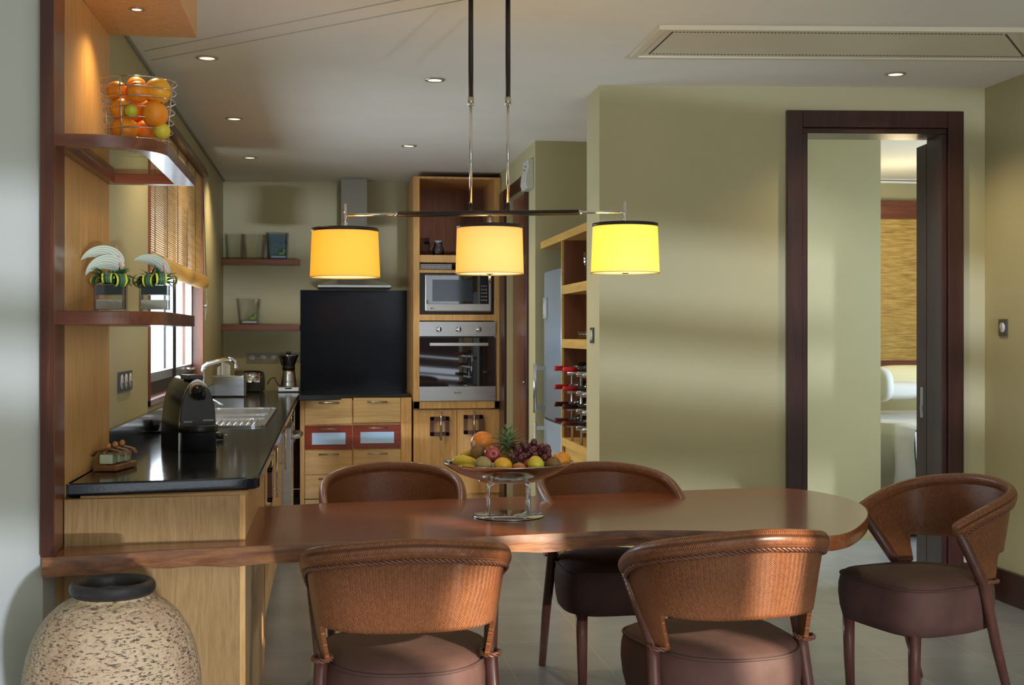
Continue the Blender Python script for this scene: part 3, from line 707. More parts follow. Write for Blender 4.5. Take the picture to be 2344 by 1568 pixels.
plate('wall_socket', 'grey triple socket plate on the back wall above the toaster', ((a_.x + b_.x) / 2, YB - .0, (a_.z + b_.z) / 2), (1, 0, 0), b_.x - a_.x, a_.z - b_.z, 3, .026, SOCKP)
a_ = P(665, 819, y=YB)
plate('wall_socket', 'grey socket plate on the back wall partly behind the coffee maker', (a_.x, YB, a_.z), (1, 0, 0), .17, .09, 2, .026, SOCKP)
a_, b_ = P(269, 852, x=XL), P(299, 892, x=XL)
plate('wall_socket', 'dark triple socket plate on the window wall next to the shelf panel', (XL, (a_.y + b_.y) / 2, (a_.z + b_.z) / 2), (0, 1, 0), abs(b_.y - a_.y), .088, 3, .033, mat('charcoal_plate', (.08, .08, .09), .4))
plate('light_switch', 'dark switch plate on the narrow end of the dining wall', (1.43, 6.77, 1.39), (0, -1, 0), .085, .085, 1, .03, mat('dark_plate', (.05, .05, .05), .4), 'switch')
a_, b_ = P(2282, 750, x=3.5), P(2314, 750, x=3.5)
plate('light_switch', 'bronze grey switch plate on the right-hand wall', (3.5, (a_.y + b_.y) / 2, a_.z), (0, -1, 0), .085, .088, 1, .026, mat('bronze_plate', (.13, .12, .09), .4, .5), 'switch')
# ------------------------------------------------------------------ fridge
FX = 1.44
FR = thing('fridge_freezer', 'tall silver fridge freezer standing in the wall niche', 'fridge', (1.75, 8.12, 0))
FRM = metal('fridge_silver', (.40, .50, .61), .38)
FRM.node_tree.nodes['Principled BSDF'].inputs['Metallic'].default_value = .6
MB().box((FX + .065, 7.79, .02), (2.10, 8.47, 1.80)).build('body', mat('fridge_side', (.2, .21, .22), .4, .3), FR, True, bevel=.005)
def curved_door(z0, z1, name):
    m = MB(); n = 12; a = []
    for i in range(n + 1):
        f_ = i / n; a.append((FX + .012 * (2 * f_ - 1) ** 2 + .0, 7.79 + .68 * f_))
    poly = [(FX + .06, 7.79)] + a + [(FX + .06, 8.47)]
    return m.prism(poly[::-1], z0, z1, True).build(name, FRM, FR, True)
zf = .83
curved_door(zf + .012, 1.81, 'fridge_door'); curved_door(.06, zf - .004, 'freezer_door')
MB().box((FX + .02, 7.80, zf - .004), (FX + .06, 8.46, zf + .012)).build('door_gap', BLACKM, FR, True)
for z0, z1 in ((.87, 1.20), (.42, .80)):
    m = MB().cyl((FX - .065, 8.38, z0), (FX - .065, 8.38, z1), .012); m.box((FX - .065, 8.372, z0 + .02), (FX + .01, 8.388, z0 + .045)); m.box((FX - .065, 8.372, z1 - .045), (FX + .01, 8.388, z1 - .02)); m.build('door_handle', NICKEL, FR, True)
m = MB().box((FX - .008, 8.26, 1.50), (FX + .006, 8.40, 1.64)); m.build('control_display', mat('display', (.36, .38, .38), .2), FR, True)
m = MB().box((FX - .012, 8.29, 1.51), (FX - .006, 8.305, 1.62)); m.box((FX - .012, 8.34, 1.53), (FX - .006, 8.355, 1.60)); m.build('display_bars', WHITE, FR, True)
MB().ball((FX - .004, 8.12, .62), .008, 8, 6).build('badge', CHROME, FR, True)
# ------------------------------------------------------------------ open shelving beside the fridge
OS = thing('open_shelving', 'honey wood open shelving with red-brown back beside the fridge', 'shelving', (1.75, 7.35, 0))
BIRCH = wood('golden_veneer', (.50, .28, .06), (.62, .37, .09), (.70, .45, .13), .42, 'y', 1.0)
MB().prism([(FX, 6.97), (2.14, 6.97), (2.14, 8.54), (FX, 8.54)], 1.978, 2.025).build('top_board', BIRCH, OS, True)
m = MB(); m.box((FX, 7.74, 0), (2.12, 7.762, 1.977)); m.box((FX, 6.965, 0), (2.12, 6.985, 1.977)); m.build('upright', BIRCH, OS, True)
for z0, z1 in ((1.643, 1.697), (1.312, 1.366), (.706, .755), (.08, .12)):
    MB().box((FX, 6.986, z0), (2.11, 7.739, z1)).build('shelf', BIRCH, OS, True)
MB().box((2.06, 6.986, .12), (2.08, 7.739, 1.977)).build('back_panel', BROWNBACK, OS, True)
MB().box((FX + .02, 6.99, .12), (FX + .04, 7.735, .705)).build('lower_door', BIRCH, OS, True)
MB().box((FX + .012, 7.7335, .13), (2.06, 7.7395, 1.975)).build('side_lining', BROWNBACK, OS, True)
# wine rack
WR = thing('wine_rack', 'chrome tube wine rack on the lowest open shelf', 'wine rack', (1.62, 7.3, .755))
rz = [1.165, 1.055, .952, .855]
for z in rz:
    for y in (7.18, 7.46, 7.0): MB().cyl((FX - .02, y, z), (1.78, y, z), .015).build('cradle_tube', NICKEL, WR, True)
for x in (FX + .01, 1.74):
    for y in (7.18, 7.46, 7.0):
        MB().cyl((x, y, .756), (x, y, 1.15), .008).build('upright_rod', NICKEL, WR, True)
def bottle(label, loc, cap):
    o = thing('wine_bottle', label, 'bottle', tuple(loc), 0, 'wine bottles lying in the rack')
    pr = [(0, 0), (.012, 0), (.0145, .003), (.0145, .075)]
    rot = Matrix.Rotation(PI / 2, 4, 'Y')
    def lay(prof, nm, mt, par):
        m = MB().lathe(prof, n=20); m.v = [rot @ v for v in m.v]; return m.build(nm, mt, par)
    lay([(.0, .07), (.0135, .07), (.0145, .10), (.022, .125), (.037, .15), (.038, .17), (.038, .29), (.030, .30), (0, .295)], 'glass_body', mat('bottle_glass', (.006, .008, .008), .06, 0, **{'Coat Weight': .6}), o)
    lay([(0, 0), (.014, 0), (.0155, .004), (.0155, .012), (.0145, .014), (.0145, .085), (0, .086)], 'capsule', cap, o)
    return o
RED = mat('red_capsule', (.45, .02, .02), .35); BLK = mat('dark_capsule', (.05, .008, .01), .35); BRG = mat('burgundy_capsule', (.13, .025, .03), .35)
rn = ['top row', 'second row', 'third row', 'bottom row']; cn = ['red', 'red', 'dark maroon', 'burgundy']
for i, (z, cp) in enumerate(zip(rz, (RED, RED, BLK, BRG))):
    for j, y in enumerate((7.15, 7.42)):
        bottle('%s-capped wine bottle in the rack, %s, %s' % (cn[i], rn[i], ('front column', 'rear column by the fridge')[j]), (1.335 + .0 * j, y, z + .028), cp)
# glasses on the open shelves
def stem_glass(label, loc, k=1.0, name='wine_glass'):
    o = thing(name, label, 'glass', tuple(loc))
    pr = [(.0, .001), (.032, .002), (.030, .004), (.005, .008), (.004, .08), (.012, .088), (.034, .115), (.038, .15), (.033, .20), (.0315, .20), (.036, .15), (.032, .117), (.010, .092), (0, .09)]
    MB().lathe([(r * k, z * k) for r, z in pr], n=24).build('glass_body', GLASS, o); return o
stem_glass('wine glass at the front of the top open shelf', (1.52, 7.12, 1.697), 1.15)
stem_glass('wine glass nearer the fridge on the top open shelf', (1.52, 7.32, 1.697), .9)
stem_glass('wine glass behind the others on the top open shelf', (1.68, 7.12, 1.697), 1.1)
stem_glass('cocktail glass on the second open shelf', (1.55, 7.13, 1.366), 1.1)
for i, (x, y, lb) in enumerate(((1.50, 7.33, 'small glass bowl leftmost in the row on the second open shelf'), (1.50, 7.24, 'small glass bowl in the middle of the row on the second open shelf'), (1.50, 7.15, 'small glass bowl rightmost in the row on the second open shelf'))):
    o = MB().lathe([(0, .001), (.025, .002), (.04, .02), (.043, .045), (.040, .045), (.036, .02), (.02, .008), (0, .007)], n=20).build('glass_bowl', GLASS); o.location = (x, y, 1.366); tag(o, lb, 'bowl', 'small glass bowls')
# emergency light box high on the kitchen wall
E_ = thing('emergency_light', 'white curved emergency light box high on the wall above the kitchen door', 'light', (kx, 8.72, 2.5))
m = MB(); n = 12
prof = [(0, -.10), (.05, -.10), (.062, -.06), (.055, 0), (.04, .05), (.045, .10), (0, .105)]
vs = [(-p[0], yv, p[1]) for yv in (-.11, .11) for p in prof]; k = len(prof)
m.add(vs, [list(range(k)), list(range(k, 2 * k))[::-1]] + [[i, k + i, k + (i + 1) % k, (i + 1) % k] for i in range(k)]); m.build('housing', PALEG, E_, bevel=.006)
m = MB().ball((-.058, -.06, .03), .005, 8, 6).ball((-.052, -.06, .055), .005, 8, 6); m.build('indicator', BLACKM, E_)
# ------------------------------------------------------------------ chairs
ZB, RT, RS = .585, .022, .027
def smooth(a, b, x): x = max(0, min(1, (x - a) / (b - a))); return x * x * (3 - 2 * x)
def ztop_(s_): return .692 + .127 * (1 - abs(s_) ** 1.9)
def zbot_(s_): return ZB - .105 * smooth(.66, .80, abs(s_))
def plan(s_, z, off=0):
    thm = math.radians(74 + (z - .48) / .21 * 31 if z < .69 else 105 + (z - .69) * 20)
    th = s_ * thm
    k = .82 - z
    rx, ry = .300 - k * .15 + off, .300 - k * .12 + off
    sq = 1 + .085 * math.sin(2 * th) ** 2
    return Vector((rx * math.sin(th) * sq, -ry * math.cos(th) * sq + .0, z))
def make_chair():
    c = thing('dining_chair', '', 'chair', (0, 0, 0), 0, 'woven rattan armchairs round the dining table')
    # backrest shell (outer and inner skin)
    nu, nv, th = 72, 18, .012
    def f(off): return lambda a, b_: plan(2 * a - 1, zbot_(2 * a - 1) + (ztop_(2 * a - 1) - zbot_(2 * a - 1)) * b_, off)
    uvf = lambda a, b_: ((2 * a - 1) * .56 + 1, zbot_(2 * a - 1) + (ztop_(2 * a - 1) - zbot_(2 * a - 1)) * b_)
    m = MB(); m.grid(f(0), nu, nv, uvf=uvf); m.grid(f(-th), nu, nv, uvf=uvf)
    k = nu + 1; n0 = k * (nv + 1)
    for i in range(nu):
        m.f.append([i + 1, i, n0 + i, n0 + i + 1]); m.sm.append(False)
    for j in range(nv):
        for i in (0, nu): m.f.append([j * k + i, (j + 1) * k + i, n0 + (j + 1) * k + i, n0 + j * k + i]); m.sm.append(False)
    m.build('backrest', RATTAN, c)
    # rolled woven rim
    pts = [plan(-1 + 2 * i / 60, ztop_(-1 + 2 * i / 60) + .0, -.002) for i in range(61)]
    d0 = (pts[0] - pts[1]).normalized(); d1 = (pts[-1] - pts[-2]).normalized()
    pts = [pts[0] + d0 * .02, pts[0] + d0 * .014] + pts + [pts[-1] + d1 * .014, pts[-1] + d1 * .02]
    rr = [.009, .015] + [.0185] * 61 + [.015, .009]
    m = MB().tube(pts, rr, 20, flat=1.5); m.build('top_rim', WEAVE_RIM, c)
    def braid(pts, r=.0052, nm='braid'):
        m = MB(); pts = [Vector(p) for p in pts]
        L = [0]
        for a, b_ in zip(pts[:-1], pts[1:]): L.append(L[-1] + (b_ - a).length)
        for s3 in range(3):
            q = []
            for i, p in enumerate(pts):
                t_ = (pts[min(i + 1, len(pts) - 1)] - pts[max(i - 1, 0)]).normalized()
                n1 = t_.orthogonal().normalized() if abs(t_.z) > .95 else t_.cross(Vector((0, 0, 1))).normalized(); n2 = t_.cross(n1)
                a = 2 * PI * (L[i] / .05 + s3 / 3); q.append(p + n1 * math.cos(a) * r * .75 + n2 * math.sin(a) * r * .95)
            m.tube(q, r * .72, 6)
        return m.build(nm, BRAID, c)
    braid([plan(-1 + 2 * i / 150, ztop_(-1 + 2 * i / 150) - .030, .007) for i in range(151)])
    for sg in (-1, 1):
        e = [plan(sg * 1.0, .69 - (.69 - .485) * i / 40, .004) for i in range(41)]
        braid(e, .0045)
        e = [plan(sg * (1 - .02), .485, 0)]
        cc = (plan(sg, .485) + plan(sg * .8, .485)) / 2
        ring = [cc + Vector((math.cos(2 * PI * i / 24) * .026, math.sin(2 * PI * i / 24) * .034, 0)) for i in range(25)]
        braid(ring, .005, 'collar')
    # seat
    def outline(k_, z):
        pts = []
        for i in range(64):
            a = 2 * PI * i / 64; ca, sa = math.cos(a), math.sin(a); e = .52 if sa > 0 else .72
            x = abs(ca) ** e * (1 if ca > 0 else -1) * .238 * k_; y = abs(sa) ** e * (1 if sa > 0 else -1) * (.262 if sa > 0 else .252) * k_; x *= 1 + .09 * y / .26
            if sa < 0: x *= 1 - .10 * abs(sa)
            pts.append(Vector((x, y, z)))
        return pts
    lay = [(.90, .292), (.975, .300), (1.01, .34), (1.03, .39), (1.025, .43), (1.0, .462), (.985, .468), (.93, .481), (.75, .492), (.45, .498), (.15, .50)]
    vs = []; 
    for k_, z in lay: vs += outline(k_, z)
    fs = [[j * 64 + i, j * 64 + (i + 1) % 64, (j + 1) * 64 + (i + 1) % 64, (j + 1) * 64 + i] for j in range(len(lay) - 1) for i in range(64)]
    fs += [list(range(64))[::-1], [(len(lay) - 1) * 64 + i for i in range(64)]]
    st = MB().add(vs, fs, True).build('seat', SUEDE, c)
    MB().tube(outline(1.003, .466), .0045, 8, closed=True).build('piping', PIPE, st)
    for sg in (-1, 1):
        MB().tube([(sg * .185, .195, 0), (sg * .188, .20, .15), (sg * .19, .20, .31)], [.017, .021, .024], 14).build('leg', LEGW, c)
        a = plan(sg, .69) + Vector((-sg * .006, 0, -.004)); b_ = plan(sg, .48) + Vector((-sg * .004, .0, 0))
        MB().tube([(sg * .252, -.20, 0), (sg * .253, -.125, .24), b_, a], [.015, .019, .021, .018], 14).build('leg', LEGW, c)
    return c
WEAVE_RIM = weave('woven_rim', (.26, .078, .022), (.32, .10, .027), (.39, .135, .036), True)
def cam_pt(px, d):
    u = (px - 1172) / F_PX; return (SN * d + u * CS * d, CS * d - u * SN * d, 0)
ch = make_chair()
ch['label'] = 'woven rattan armchair in the near row, left, its back to us, below the sink counter'
ch['label'] = 'woven rattan armchair with its back to us, nearest the clay jar'
ch.location = cam_pt(927, 3.70); ch.rotation_euler = (0, 0, math.radians(0))
dup(ch, cam_pt(1642, 3.86), math.radians(8), 'woven rattan armchair with its back to us, between the table and the end chair')
dup(ch, cam_pt(900, 5.20), math.radians(179), 'woven rattan armchair facing us across the table, in front of the drawers')
dup(ch, cam_pt(1404, 5.20), math.radians(184), 'woven rattan armchair facing us across the table, right of the fruit bowl')
h = Vector((-.97, -.25)); dup(ch, cam_pt(2112, 4.86), math.atan2(-h.x, h.y), 'woven rattan armchair seen from the side at the rounded table end')
# ------------------------------------------------------------------ clay jar
q = Vector(cam_pt(258, 3.42))
V = thing('clay_jar', 'big rough cream clay jar with a dark rim on the floor below the shelf post', 'jar', tuple(q))
CLAY = mat('rough_clay', (.5, .42, .27), .55); t, b = nt(CLAY)
v = coords(t, (1, 1, 1)); v2 = coords(t, (40, 40, 130)); 
n1 = noise(t, v, 7, 4); n2 = noise(t, v2, 1.6, 4, .65); n3 = noise(t, v, 60, 3)
c_ = ramp(t, n1, [(.32, (.36, .22, .12)), (.52, (.46, .32, .18)), (.72, (.38, .28, .13))])
pit = ramp(t, n2, [(.33, (1, 1, 1)), (.44, (0, 0, 0))])
t.links.new(mixc(t, pit, c_, (.17, .11, .08)), b.inputs['Base Color'])
sub = N(t, 'ShaderNodeRGBToBW'); t.links.new(pit, sub.inputs[0])
bump(t, b, mth(t, 'SUBTRACT', mth(t, 'MULTIPLY', n3, 1.0), sub.outputs[0]), 1.0, .006)
b.inputs['Coat Weight'].default_value = .3; b.inputs['Coat Roughness'].default_value = .3
RIMM = mat('dark_fired_rim', (.020, .017, .016), .42); t, b = nt(RIMM); bump(t, b, noise(t, coords(t), 45, 3), .6, .004)
pr = [(.12, 0), (.15, .02), (.19, .15), (.222, .30), (.233, .42), (.228, .50), (.208, .575), (.175, .635), (.135, .672), (.106, .688), (.098, .70)]
def dense_prof(pr, n=6):
    out = []
    for i in range(len(pr) - 1):
        p0_, p1_, p2_, p3_ = pr[max(i - 1, 0)], pr[i], pr[i + 1], pr[min(i + 2, len(pr) - 1)]
        for k in range(n):
            t_ = k / n; f_ = lambda a, b_, c_, d_: .5 * ((2 * b_) + (-a + c_) * t_ + (2 * a - 5 * b_ + 4 * c_ - d_) * t_ ** 2 + (-a + 3 * b_ - 3 * c_ + d_) * t_ ** 3)
            out.append((max(0, f_(p0_[0], p1_[0], p2_[0], p3_[0])), f_(p0_[1], p1_[1], p2_[1], p3_[1])))
    return out + [pr[-1]]
MB().lathe(dense_prof(pr), n=64).build('jar_body', CLAY, V)
MB().lathe(dense_prof([(.096, .690), (.108, .700), (.1125, .712), (.109, .726), (.099, .732), (.089, .725), (.084, .70), (.090, .66), (.12, .62), (.16, .5)], 4), n=56).build('jar_rim', RIMM, V)
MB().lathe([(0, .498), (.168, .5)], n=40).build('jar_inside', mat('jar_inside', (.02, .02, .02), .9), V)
# ------------------------------------------------------------------ pendant lamp
def shade_mat(name, col, emc, st):
    m = mat(name, col, .8); t, b = nt(m)
    tr = N(t, 'ShaderNodeBsdfTranslucent'); tr.inputs[0].default_value = (*col, 1)
    mx = N(t, 'ShaderNodeMixShader'); mx.inputs[0].default_value = .6
    out = [n for n in t.nodes if n.type == 'OUTPUT_MATERIAL'][0]
    t.links.new(b.outputs[0], mx.inputs[1]); t.links.new(tr.outputs[0], mx.inputs[2]); t.links.new(mx.outputs[0], out.inputs[0])
    b.inputs['Emission Color'].default_value = (*emc, 1); b.inputs['Emission Strength'].default_value = st
    v = coords(t, (1, 1, 1), 'UV'); bump(t, b, noise(t, coords(t, (300, 300, 300)), 1, 2), .1, .0005)
    return m
PL = thing('pendant_lamp', 'bar pendant lamp with three glowing yellow fabric shades above the table', 'lamp', (.6, 4.63, 1.84))
pa, pb_, pc = P(790, 492, y=4.62), P(1113, 487, y=4.66), P(1432, 485, y=4.70)
dirb = (pc - pa).normalized(); zb = (pa.z + pb_.z + pc.z) / 3
def onbar(px):
    f_ = (px - 790) / (1432 - 790); q = pa + (pc - pa) * f_; return Vector((q.x, q.y, q.z))
m = MB().cyl(onbar(906), onbar(1319), .0105, n=20); m.build('bar', DARKMETAL, PL, True)
m = MB().cyl(onbar(792), onbar(908), .0055, n=14).cyl(onbar(899), onbar(907), .008); m.build('arm', CHROME, PL, True)
m = MB().cyl(onbar(1318), onbar(1432), .0055, n=14).cyl(onbar(1318), onbar(1327), .008); m.build('arm', CHROME, PL, True)
for px in (1070, 1155):
    q = onbar(px)
    MB().cyl(q, (q.x, q.y, q.z + .035), .007, n=14).build('rod_socket', DARKMETAL, PL, True)
    zj = P(px, 235, y=q.y).z
    MB().cyl((q.x, q.y, q.z + .03), (q.x, q.y, zj), .0055, n=14).build('chrome_rod', CHROME, PL, True)
    m = MB().cyl((q.x, q.y, zj - .005), (q.x, q.y, CZ - .002), .0092, n=14); m.build('black_rod', DARKMETAL, PL, True)
    m = MB().cyl((q.x, q.y, zj - .01), (q.x, q.y, zj + .022), .0112, n=14); m.build('rod_collar', NICKEL, PL, True)
q = (onbar(1070) + onbar(1155)) / 2
MB().box((q.x - .13, q.y - .04, CZ - .03), (q.x + .13, q.y + .04, CZ - .001)).build('ceiling_plate', DARKMETAL, PL, True, bevel=.004)
sm = [shade_mat('shade_amber', (.90, .55, .12), (1.0, .56, .035), .62), shade_mat('shade_cream', (.90, .68, .30), (1.0, .60, .16), .56), shade_mat('shade_lemon', (.95, .80, .25), (1.0, .84, .15), .80)]
for i, (px, yt, yb3, wt, wb) in enumerate(((790, 521, 638, 150, 160), (1113, 514, 630, 150, 156), (1431, 510, 628, 148, 157))):
    q = onbar(px); d_ = q.x * SN + q.y * CS
    zt_, zb_ = EYE + (765 - yt - 2) * d_ / F_PX, EYE + (765 - yb3 + 3) * d_ / F_PX
    rt, rb = wt / 2 * d_ / F_PX, wb / 2 * d_ / F_PX
    sh = MB(); n = 64; k_ = (rb - rt) / (zt_ - zb_)
    sh.lathe([(rb, zb_), (rt, zt_)], (q.x, q.y, 0), n); sh.f = sh.f[:n]; sh.sm = sh.sm[:n]
    sh.lathe([(rb - .002, zb_), (rt - .002, zt_)], (q.x, q.y, 0), n); sh.f = sh.f[:2 * n]; sh.sm = sh.sm[:2 * n]
    s_o = sh.build('lamp_shade', sm[i], PL, True)
    m = MB().lathe([(rt + .0015, zt_ - .012), (rt + .002, zt_), (rt - .004, zt_ + .001), (rt - .004, zt_ - .012)], (q.x, q.y, 0), n, closed=True); o = m.build('top_band', DARKMETAL, s_o, False); o.location = -PL.location
    m = MB().lathe([(rb + .001, zb_ - .001), (rb + .001, zb_ + .002), (rb - .003, zb_ + .002), (rb - .003, zb_ - .001)], (q.x, q.y, 0), n, closed=True); o = m.build('bottom_hem', mat('hem', (.6, .42, .12), .7), s_o, False); o.location = -PL.location
    zst = q.z + (.04 if i != 1 else 0)
    MB().cyl((q.x, q.y, zt_ - .05), (q.x, q.y, zst), .006, n=12).cyl((q.x, q.y, zt_ + .003), (q.x, q.y, zt_ + .02), .009).build('stem', CHROME, PL, True)
    MB().lathe([(0, zb_ + .004), (rb - .006, zb_ + .004), (rb - .006, zb_ + .006), (0, zb_ + .006)], (q.x, q.y, 0), 40).build('diffuser', mat('diffuser_%d' % i, (.9, .85, .6), .6, 0, **{'Transmission Weight': .7, 'Emission Color': (1, .8, .35, 1), 'Emission Strength': .9}), PL, True)
    if i == 1: MB().cyl((q.x, q.y, zb_ - .035), (q.x, q.y, zb_ + .003), .0045, n=12).cyl((q.x, q.y, zb_ - .002), (q.x, q.y, zb_ + .002), .013).build('finial', NICKEL, PL, True)
    elif i == 2: MB().cyl((q.x, q.y, zb_ - .003), (q.x, q.y, zb_ + .003), .013).build('finial', NICKEL, PL, True)
    light('POINT', 'pendant_bulb', (q.x, q.y, (zt_ + zb_) / 2 + .01), 3.0, (1, .72, .34), shadow_soft_size=.03)
# ------------------------------------------------------------------ downlights
BULB = mat('downlight_glow', (1, 1, 1), .5, 0, **{'Emission Color': (1, .82, .5, 1), 'Emission Strength': 1.6})
dls = [((474, 133), 'ceiling downlight nearest the shelf basket', 1), ((536, 272), 'second ceiling downlight from the shelves along the window wall', 1), ((572, 361), 'small ceiling downlight farthest back along the window wall', 1), ((995, 183), 'ceiling downlight just left of the lamp rods', 1), ((936, 334), 'ceiling downlight above the tall oven cabinet', 1), ((2050, 170), 'ceiling downlight above the bedroom doorway', 1)]
for (px, py_), lb, k_ in dls:
    q = P(px, py_, z=CZ - .002)
    o = thing('downlight', lb, 'light', (q.x, q.y, CZ), 0, 'recessed ceiling downlights')
    MB().lathe([(.036, -.001), (.052, -.001), (.052, -.005), (.038, -.006)], n=28, closed=True).build('ring', metal('ring_brass_white', (.7, .68, .6), .3), o)
    MB().lathe([(0, -.0015), (.036, -.0015), (.036, -.003), (0, -.003)], n=24).build('bulb', BULB, o)
    light('SPOT', 'downlight_beam', (q.x, q.y, CZ - .02), 42, (1, .80, .50), rot=(0, 0, 0), spot_size=math.radians(125), spot_blend=.9, shadow_soft_size=.03)
q = P(313, 20, z=2.55)
o = thing('downlight', 'small recessed spotlight under the wooden box above the shelves', 'light', (q.x, q.y, 2.55), 0)
MB().lathe([(.017, -.001), (.027, -.001), (.027, -.004), (.018, -.005)], n=28, closed=True).build('ring', NICKEL, o)
MB().lathe([(0, -.0012), (.017, -.0012), (.017, -.002), (0, -.002)], n=24).build('bulb', mat('spot_glow', (1, 1, 1), .5, 0, **{'Emission Color': (1, .85, .6, 1), 'Emission Strength': 3}), o)
light('SPOT', 'shelf_spot_beam', (q.x, q.y, 2.54), 14, (1, .72, .34), rot=(0, 0, 0), spot_size=math.radians(130), spot_blend=.8, shadow_soft_size=.02)
# ------------------------------------------------------------------ ceiling air grille and cable shadows laid as dark strips
a1, a2 = P(1510, 56, z=CZ), P(1442, 124, z=CZ)
G = thing('air_grille', 'long shallow air conditioning panel with a slotted border set on the ceiling', 'vent', (2.5, 5.6, CZ))
b1, b2 = P(2344, 62, z=CZ), P(2344, 131, z=CZ)
def ext(a, b_, k_=1.1): return a + (b_ - a) * k_
o1, o2, o3, o4 = a1, ext(a1, b1, 1.02), ext(a2, b2, 1.02), a2
cen = (o1 + o2 + o3 + o4) / 4
def ins(q, dx, dy):
    e1 = (o2 - o1).normalized(); e2 = (o4 - o1).normalized(); sx = 1 if (q - cen).dot(e1) > 0 else -1; sy = 1 if (q - cen).dot(e2) > 0 else -1
    return q - e1 * sx * dx - e2 * sy * dy
GR = paint('grille_paint', (.72, .66, .50), .5)
def ringprism(out, inn, z0, z1, nm, mt):
    vs = [(p.x, p.y, z) for z in (z0, z1) for r_ in (out, inn) for p in r_]; fs = []
    for k in range(4):
        j = (k + 1) % 4; fs += [[k, 4 + k, 4 + j, j], [8 + k, 8 + j, 12 + j, 12 + k], [k, j, 8 + j, 8 + k], [4 + k, 12 + k, 12 + j, 4 + j]]
    return MB().add(vs, fs).build(nm, mt, G, True)
q0 = [o1, o2, o3, o4]; q1 = [ins(q, .03, .03) for q in q0]; q2 = [ins(q, .07, .07) for q in q0]
ringprism(q0, q1, CZ - .022, CZ - .001, 'outer_frame', GR)
MB().prism([(p.x, p.y) for p in q1], CZ - .014, CZ - .001).build('panel', GR, G, True)
m = MB(); 
for a_, b_ in ((q2[0], q2[1]), (q2[1], q2[2]), (q2[2], q2[3]), (q2[3], q2[0])):
    L_ = (b_ - a_).length; n = int(L_ / .016); e = (b_ - a_).normalized(); nn = Vector((-e.y, e.x, 0))
    for i in range(n):
        p = a_ + e * (i * .016); m.frame_box((p.x, p.y, CZ - .0152), e * .009, nn * .009, Vector((0, 0, .002)))
m.build('slots', mat('slot_dark', (.05, .04, .03), .8), G, True)
for i, (c0, c1_) in enumerate((((330, 116), (1000, -18)), ((345, 137), (1080, -5)))):
    a_, b_ = P(*c0, z=CZ), P(*c1_, z=CZ); e = (b_ - a_).normalized(); nn = Vector((-e.y, e.x, 0)) * .004
    a_ = a_ - e * .0
    m = MB().frame_box((a_.x, a_.y, CZ - .003), b_ - a_, nn, Vector((0, 0, .002))); struct(m, 'shade_piece_%d' % (8 + i), mat('cable_shadow_paint', (.42, .40, .31), .8))  # shadow lines of the lamp cables, painted as thin dark strips
# ------------------------------------------------------------------ fruit bowl and fruit
bc = Vector(cam_pt(1164, 4.71)); bc.z = TZ
FB = thing('fruit_bowl', 'wide polished steel fruit bowl raised on four tube legs, on the dining table', 'bowl', tuple(bc))
BOWLM = metal('polished_steel', (.62, .60, .58), .10)
MB().lathe([(0, .001), (.131, .001), (.133, .003), (.131, .005), (0, .005)], n=64).build('base_disc', CHROME, FB)
bp = dense_prof([(0, .128), (.06, .130), (.12, .139), (.18, .160), (.225, .186), (.242, .200)], 5)
bi = [(max(0, r - .001), z + .004) for r, z in bp[::-1]]
MB().lathe(bp + [(.243, .203)] + bi, n=72).build('bowl_dish', BOWLM, FB)
m = MB(); m.tube([(.11 * math.cos(2 * PI * i / 48), .085 * math.sin(2 * PI * i / 48), .130 + .004) for i in range(48)], .004, 8, closed=True)
m.build('support_ring', CHROME, FB)
for sx, sy in ((-1, -1), (-1, 1), (1, -1), (1, 1)):
    bx_, by_ = sx * .075, sy * .022
    MB().tube([(bx_, by_, .004), (bx_, by_, .105), (bx_ * .96, by_, .116), (bx_ * .75, by_ * 1, .126), (bx_ * .6, by_, .131)], .0048, 10).build('leg', CHROME, FB)
def fruit_mat(name, c1, c2, c3=None, rough=.35, sc=30, spots=False, bmp=.2, coat=.2):
    m = mat(name, c1, rough, 0, **{'Coat Weight': coat, 'Subsurface Weight': .08, 'Subsurface Radius': (.01, .006, .003)}); t, b = nt(m)
    v = coords(t); col = ramp(t, noise(t, v, sc, 3), [(.3, c1), (.7, c2)])
    if spots:
        vn = N(t, 'ShaderNodeTexVoronoi'); vn.inputs['Scale'].default_value = 75; t.links.new(v, vn.inputs[0])
        col = mixc(t, ramp(t, vn.outputs[0], [(.10, (1, 1, 1)), (.16, (0, 0, 0))]), col, c3 or (.1, .04, .01))
    t.links.new(col, b.inputs['Base Color']); bump(t, b, noise(t, v, 350, 2), bmp, .001); return m
ORANGE = fruit_mat('orange_peel', (.80, .22, .01), (.90, .32, .02), None, .38, 30, False, .6)
YORANGE = fruit_mat('yellow_orange_peel', (.78, .34, .02), (.82, .46, .03), (.15, .08, .01), .35, 14, True, .4)
LEMON = fruit_mat('lemon_peel', (.72, .52, .03), (.66, .55, .05), (.35, .25, .03), .35, 20, True, .4)
KIWI = fruit_mat('kiwi_skin', (.20, .10, .03), (.28, .16, .055), None, .8, 60, False, .8, 0)
KIWIL = fruit_mat('pale_kiwi_skin', (.34, .24, .09), (.42, .31, .13), None, .75, 60, False, .6, 0)
APPLE = fruit_mat('apple_skin', (.30, .03, .03), (.42, .07, .05), None, .25, 40, False, .05, .5)
APPLE2 = fruit_mat('orange_apple_skin', (.52, .08, .03), (.62, .22, .06), None, .25, 18, False, .05, .5)
BANANA = fruit_mat('banana_skin', (.66, .42, .02), (.74, .50, .04), (.07, .04, .01), .4, 30, True, .1)
GRAPE = fruit_mat('grape_skin', (.06, .008, .015), (.14, .02, .03), None, .18, 50, False, .03, .5)
PAPAYA = fruit_mat('papaya_skin', (.78, .24, .02), (.84, .34, .03), (.12, .05, .01), .35, 12, True, .2)
STEMM = mat('dark_stem', (.05, .03, .015), .8)
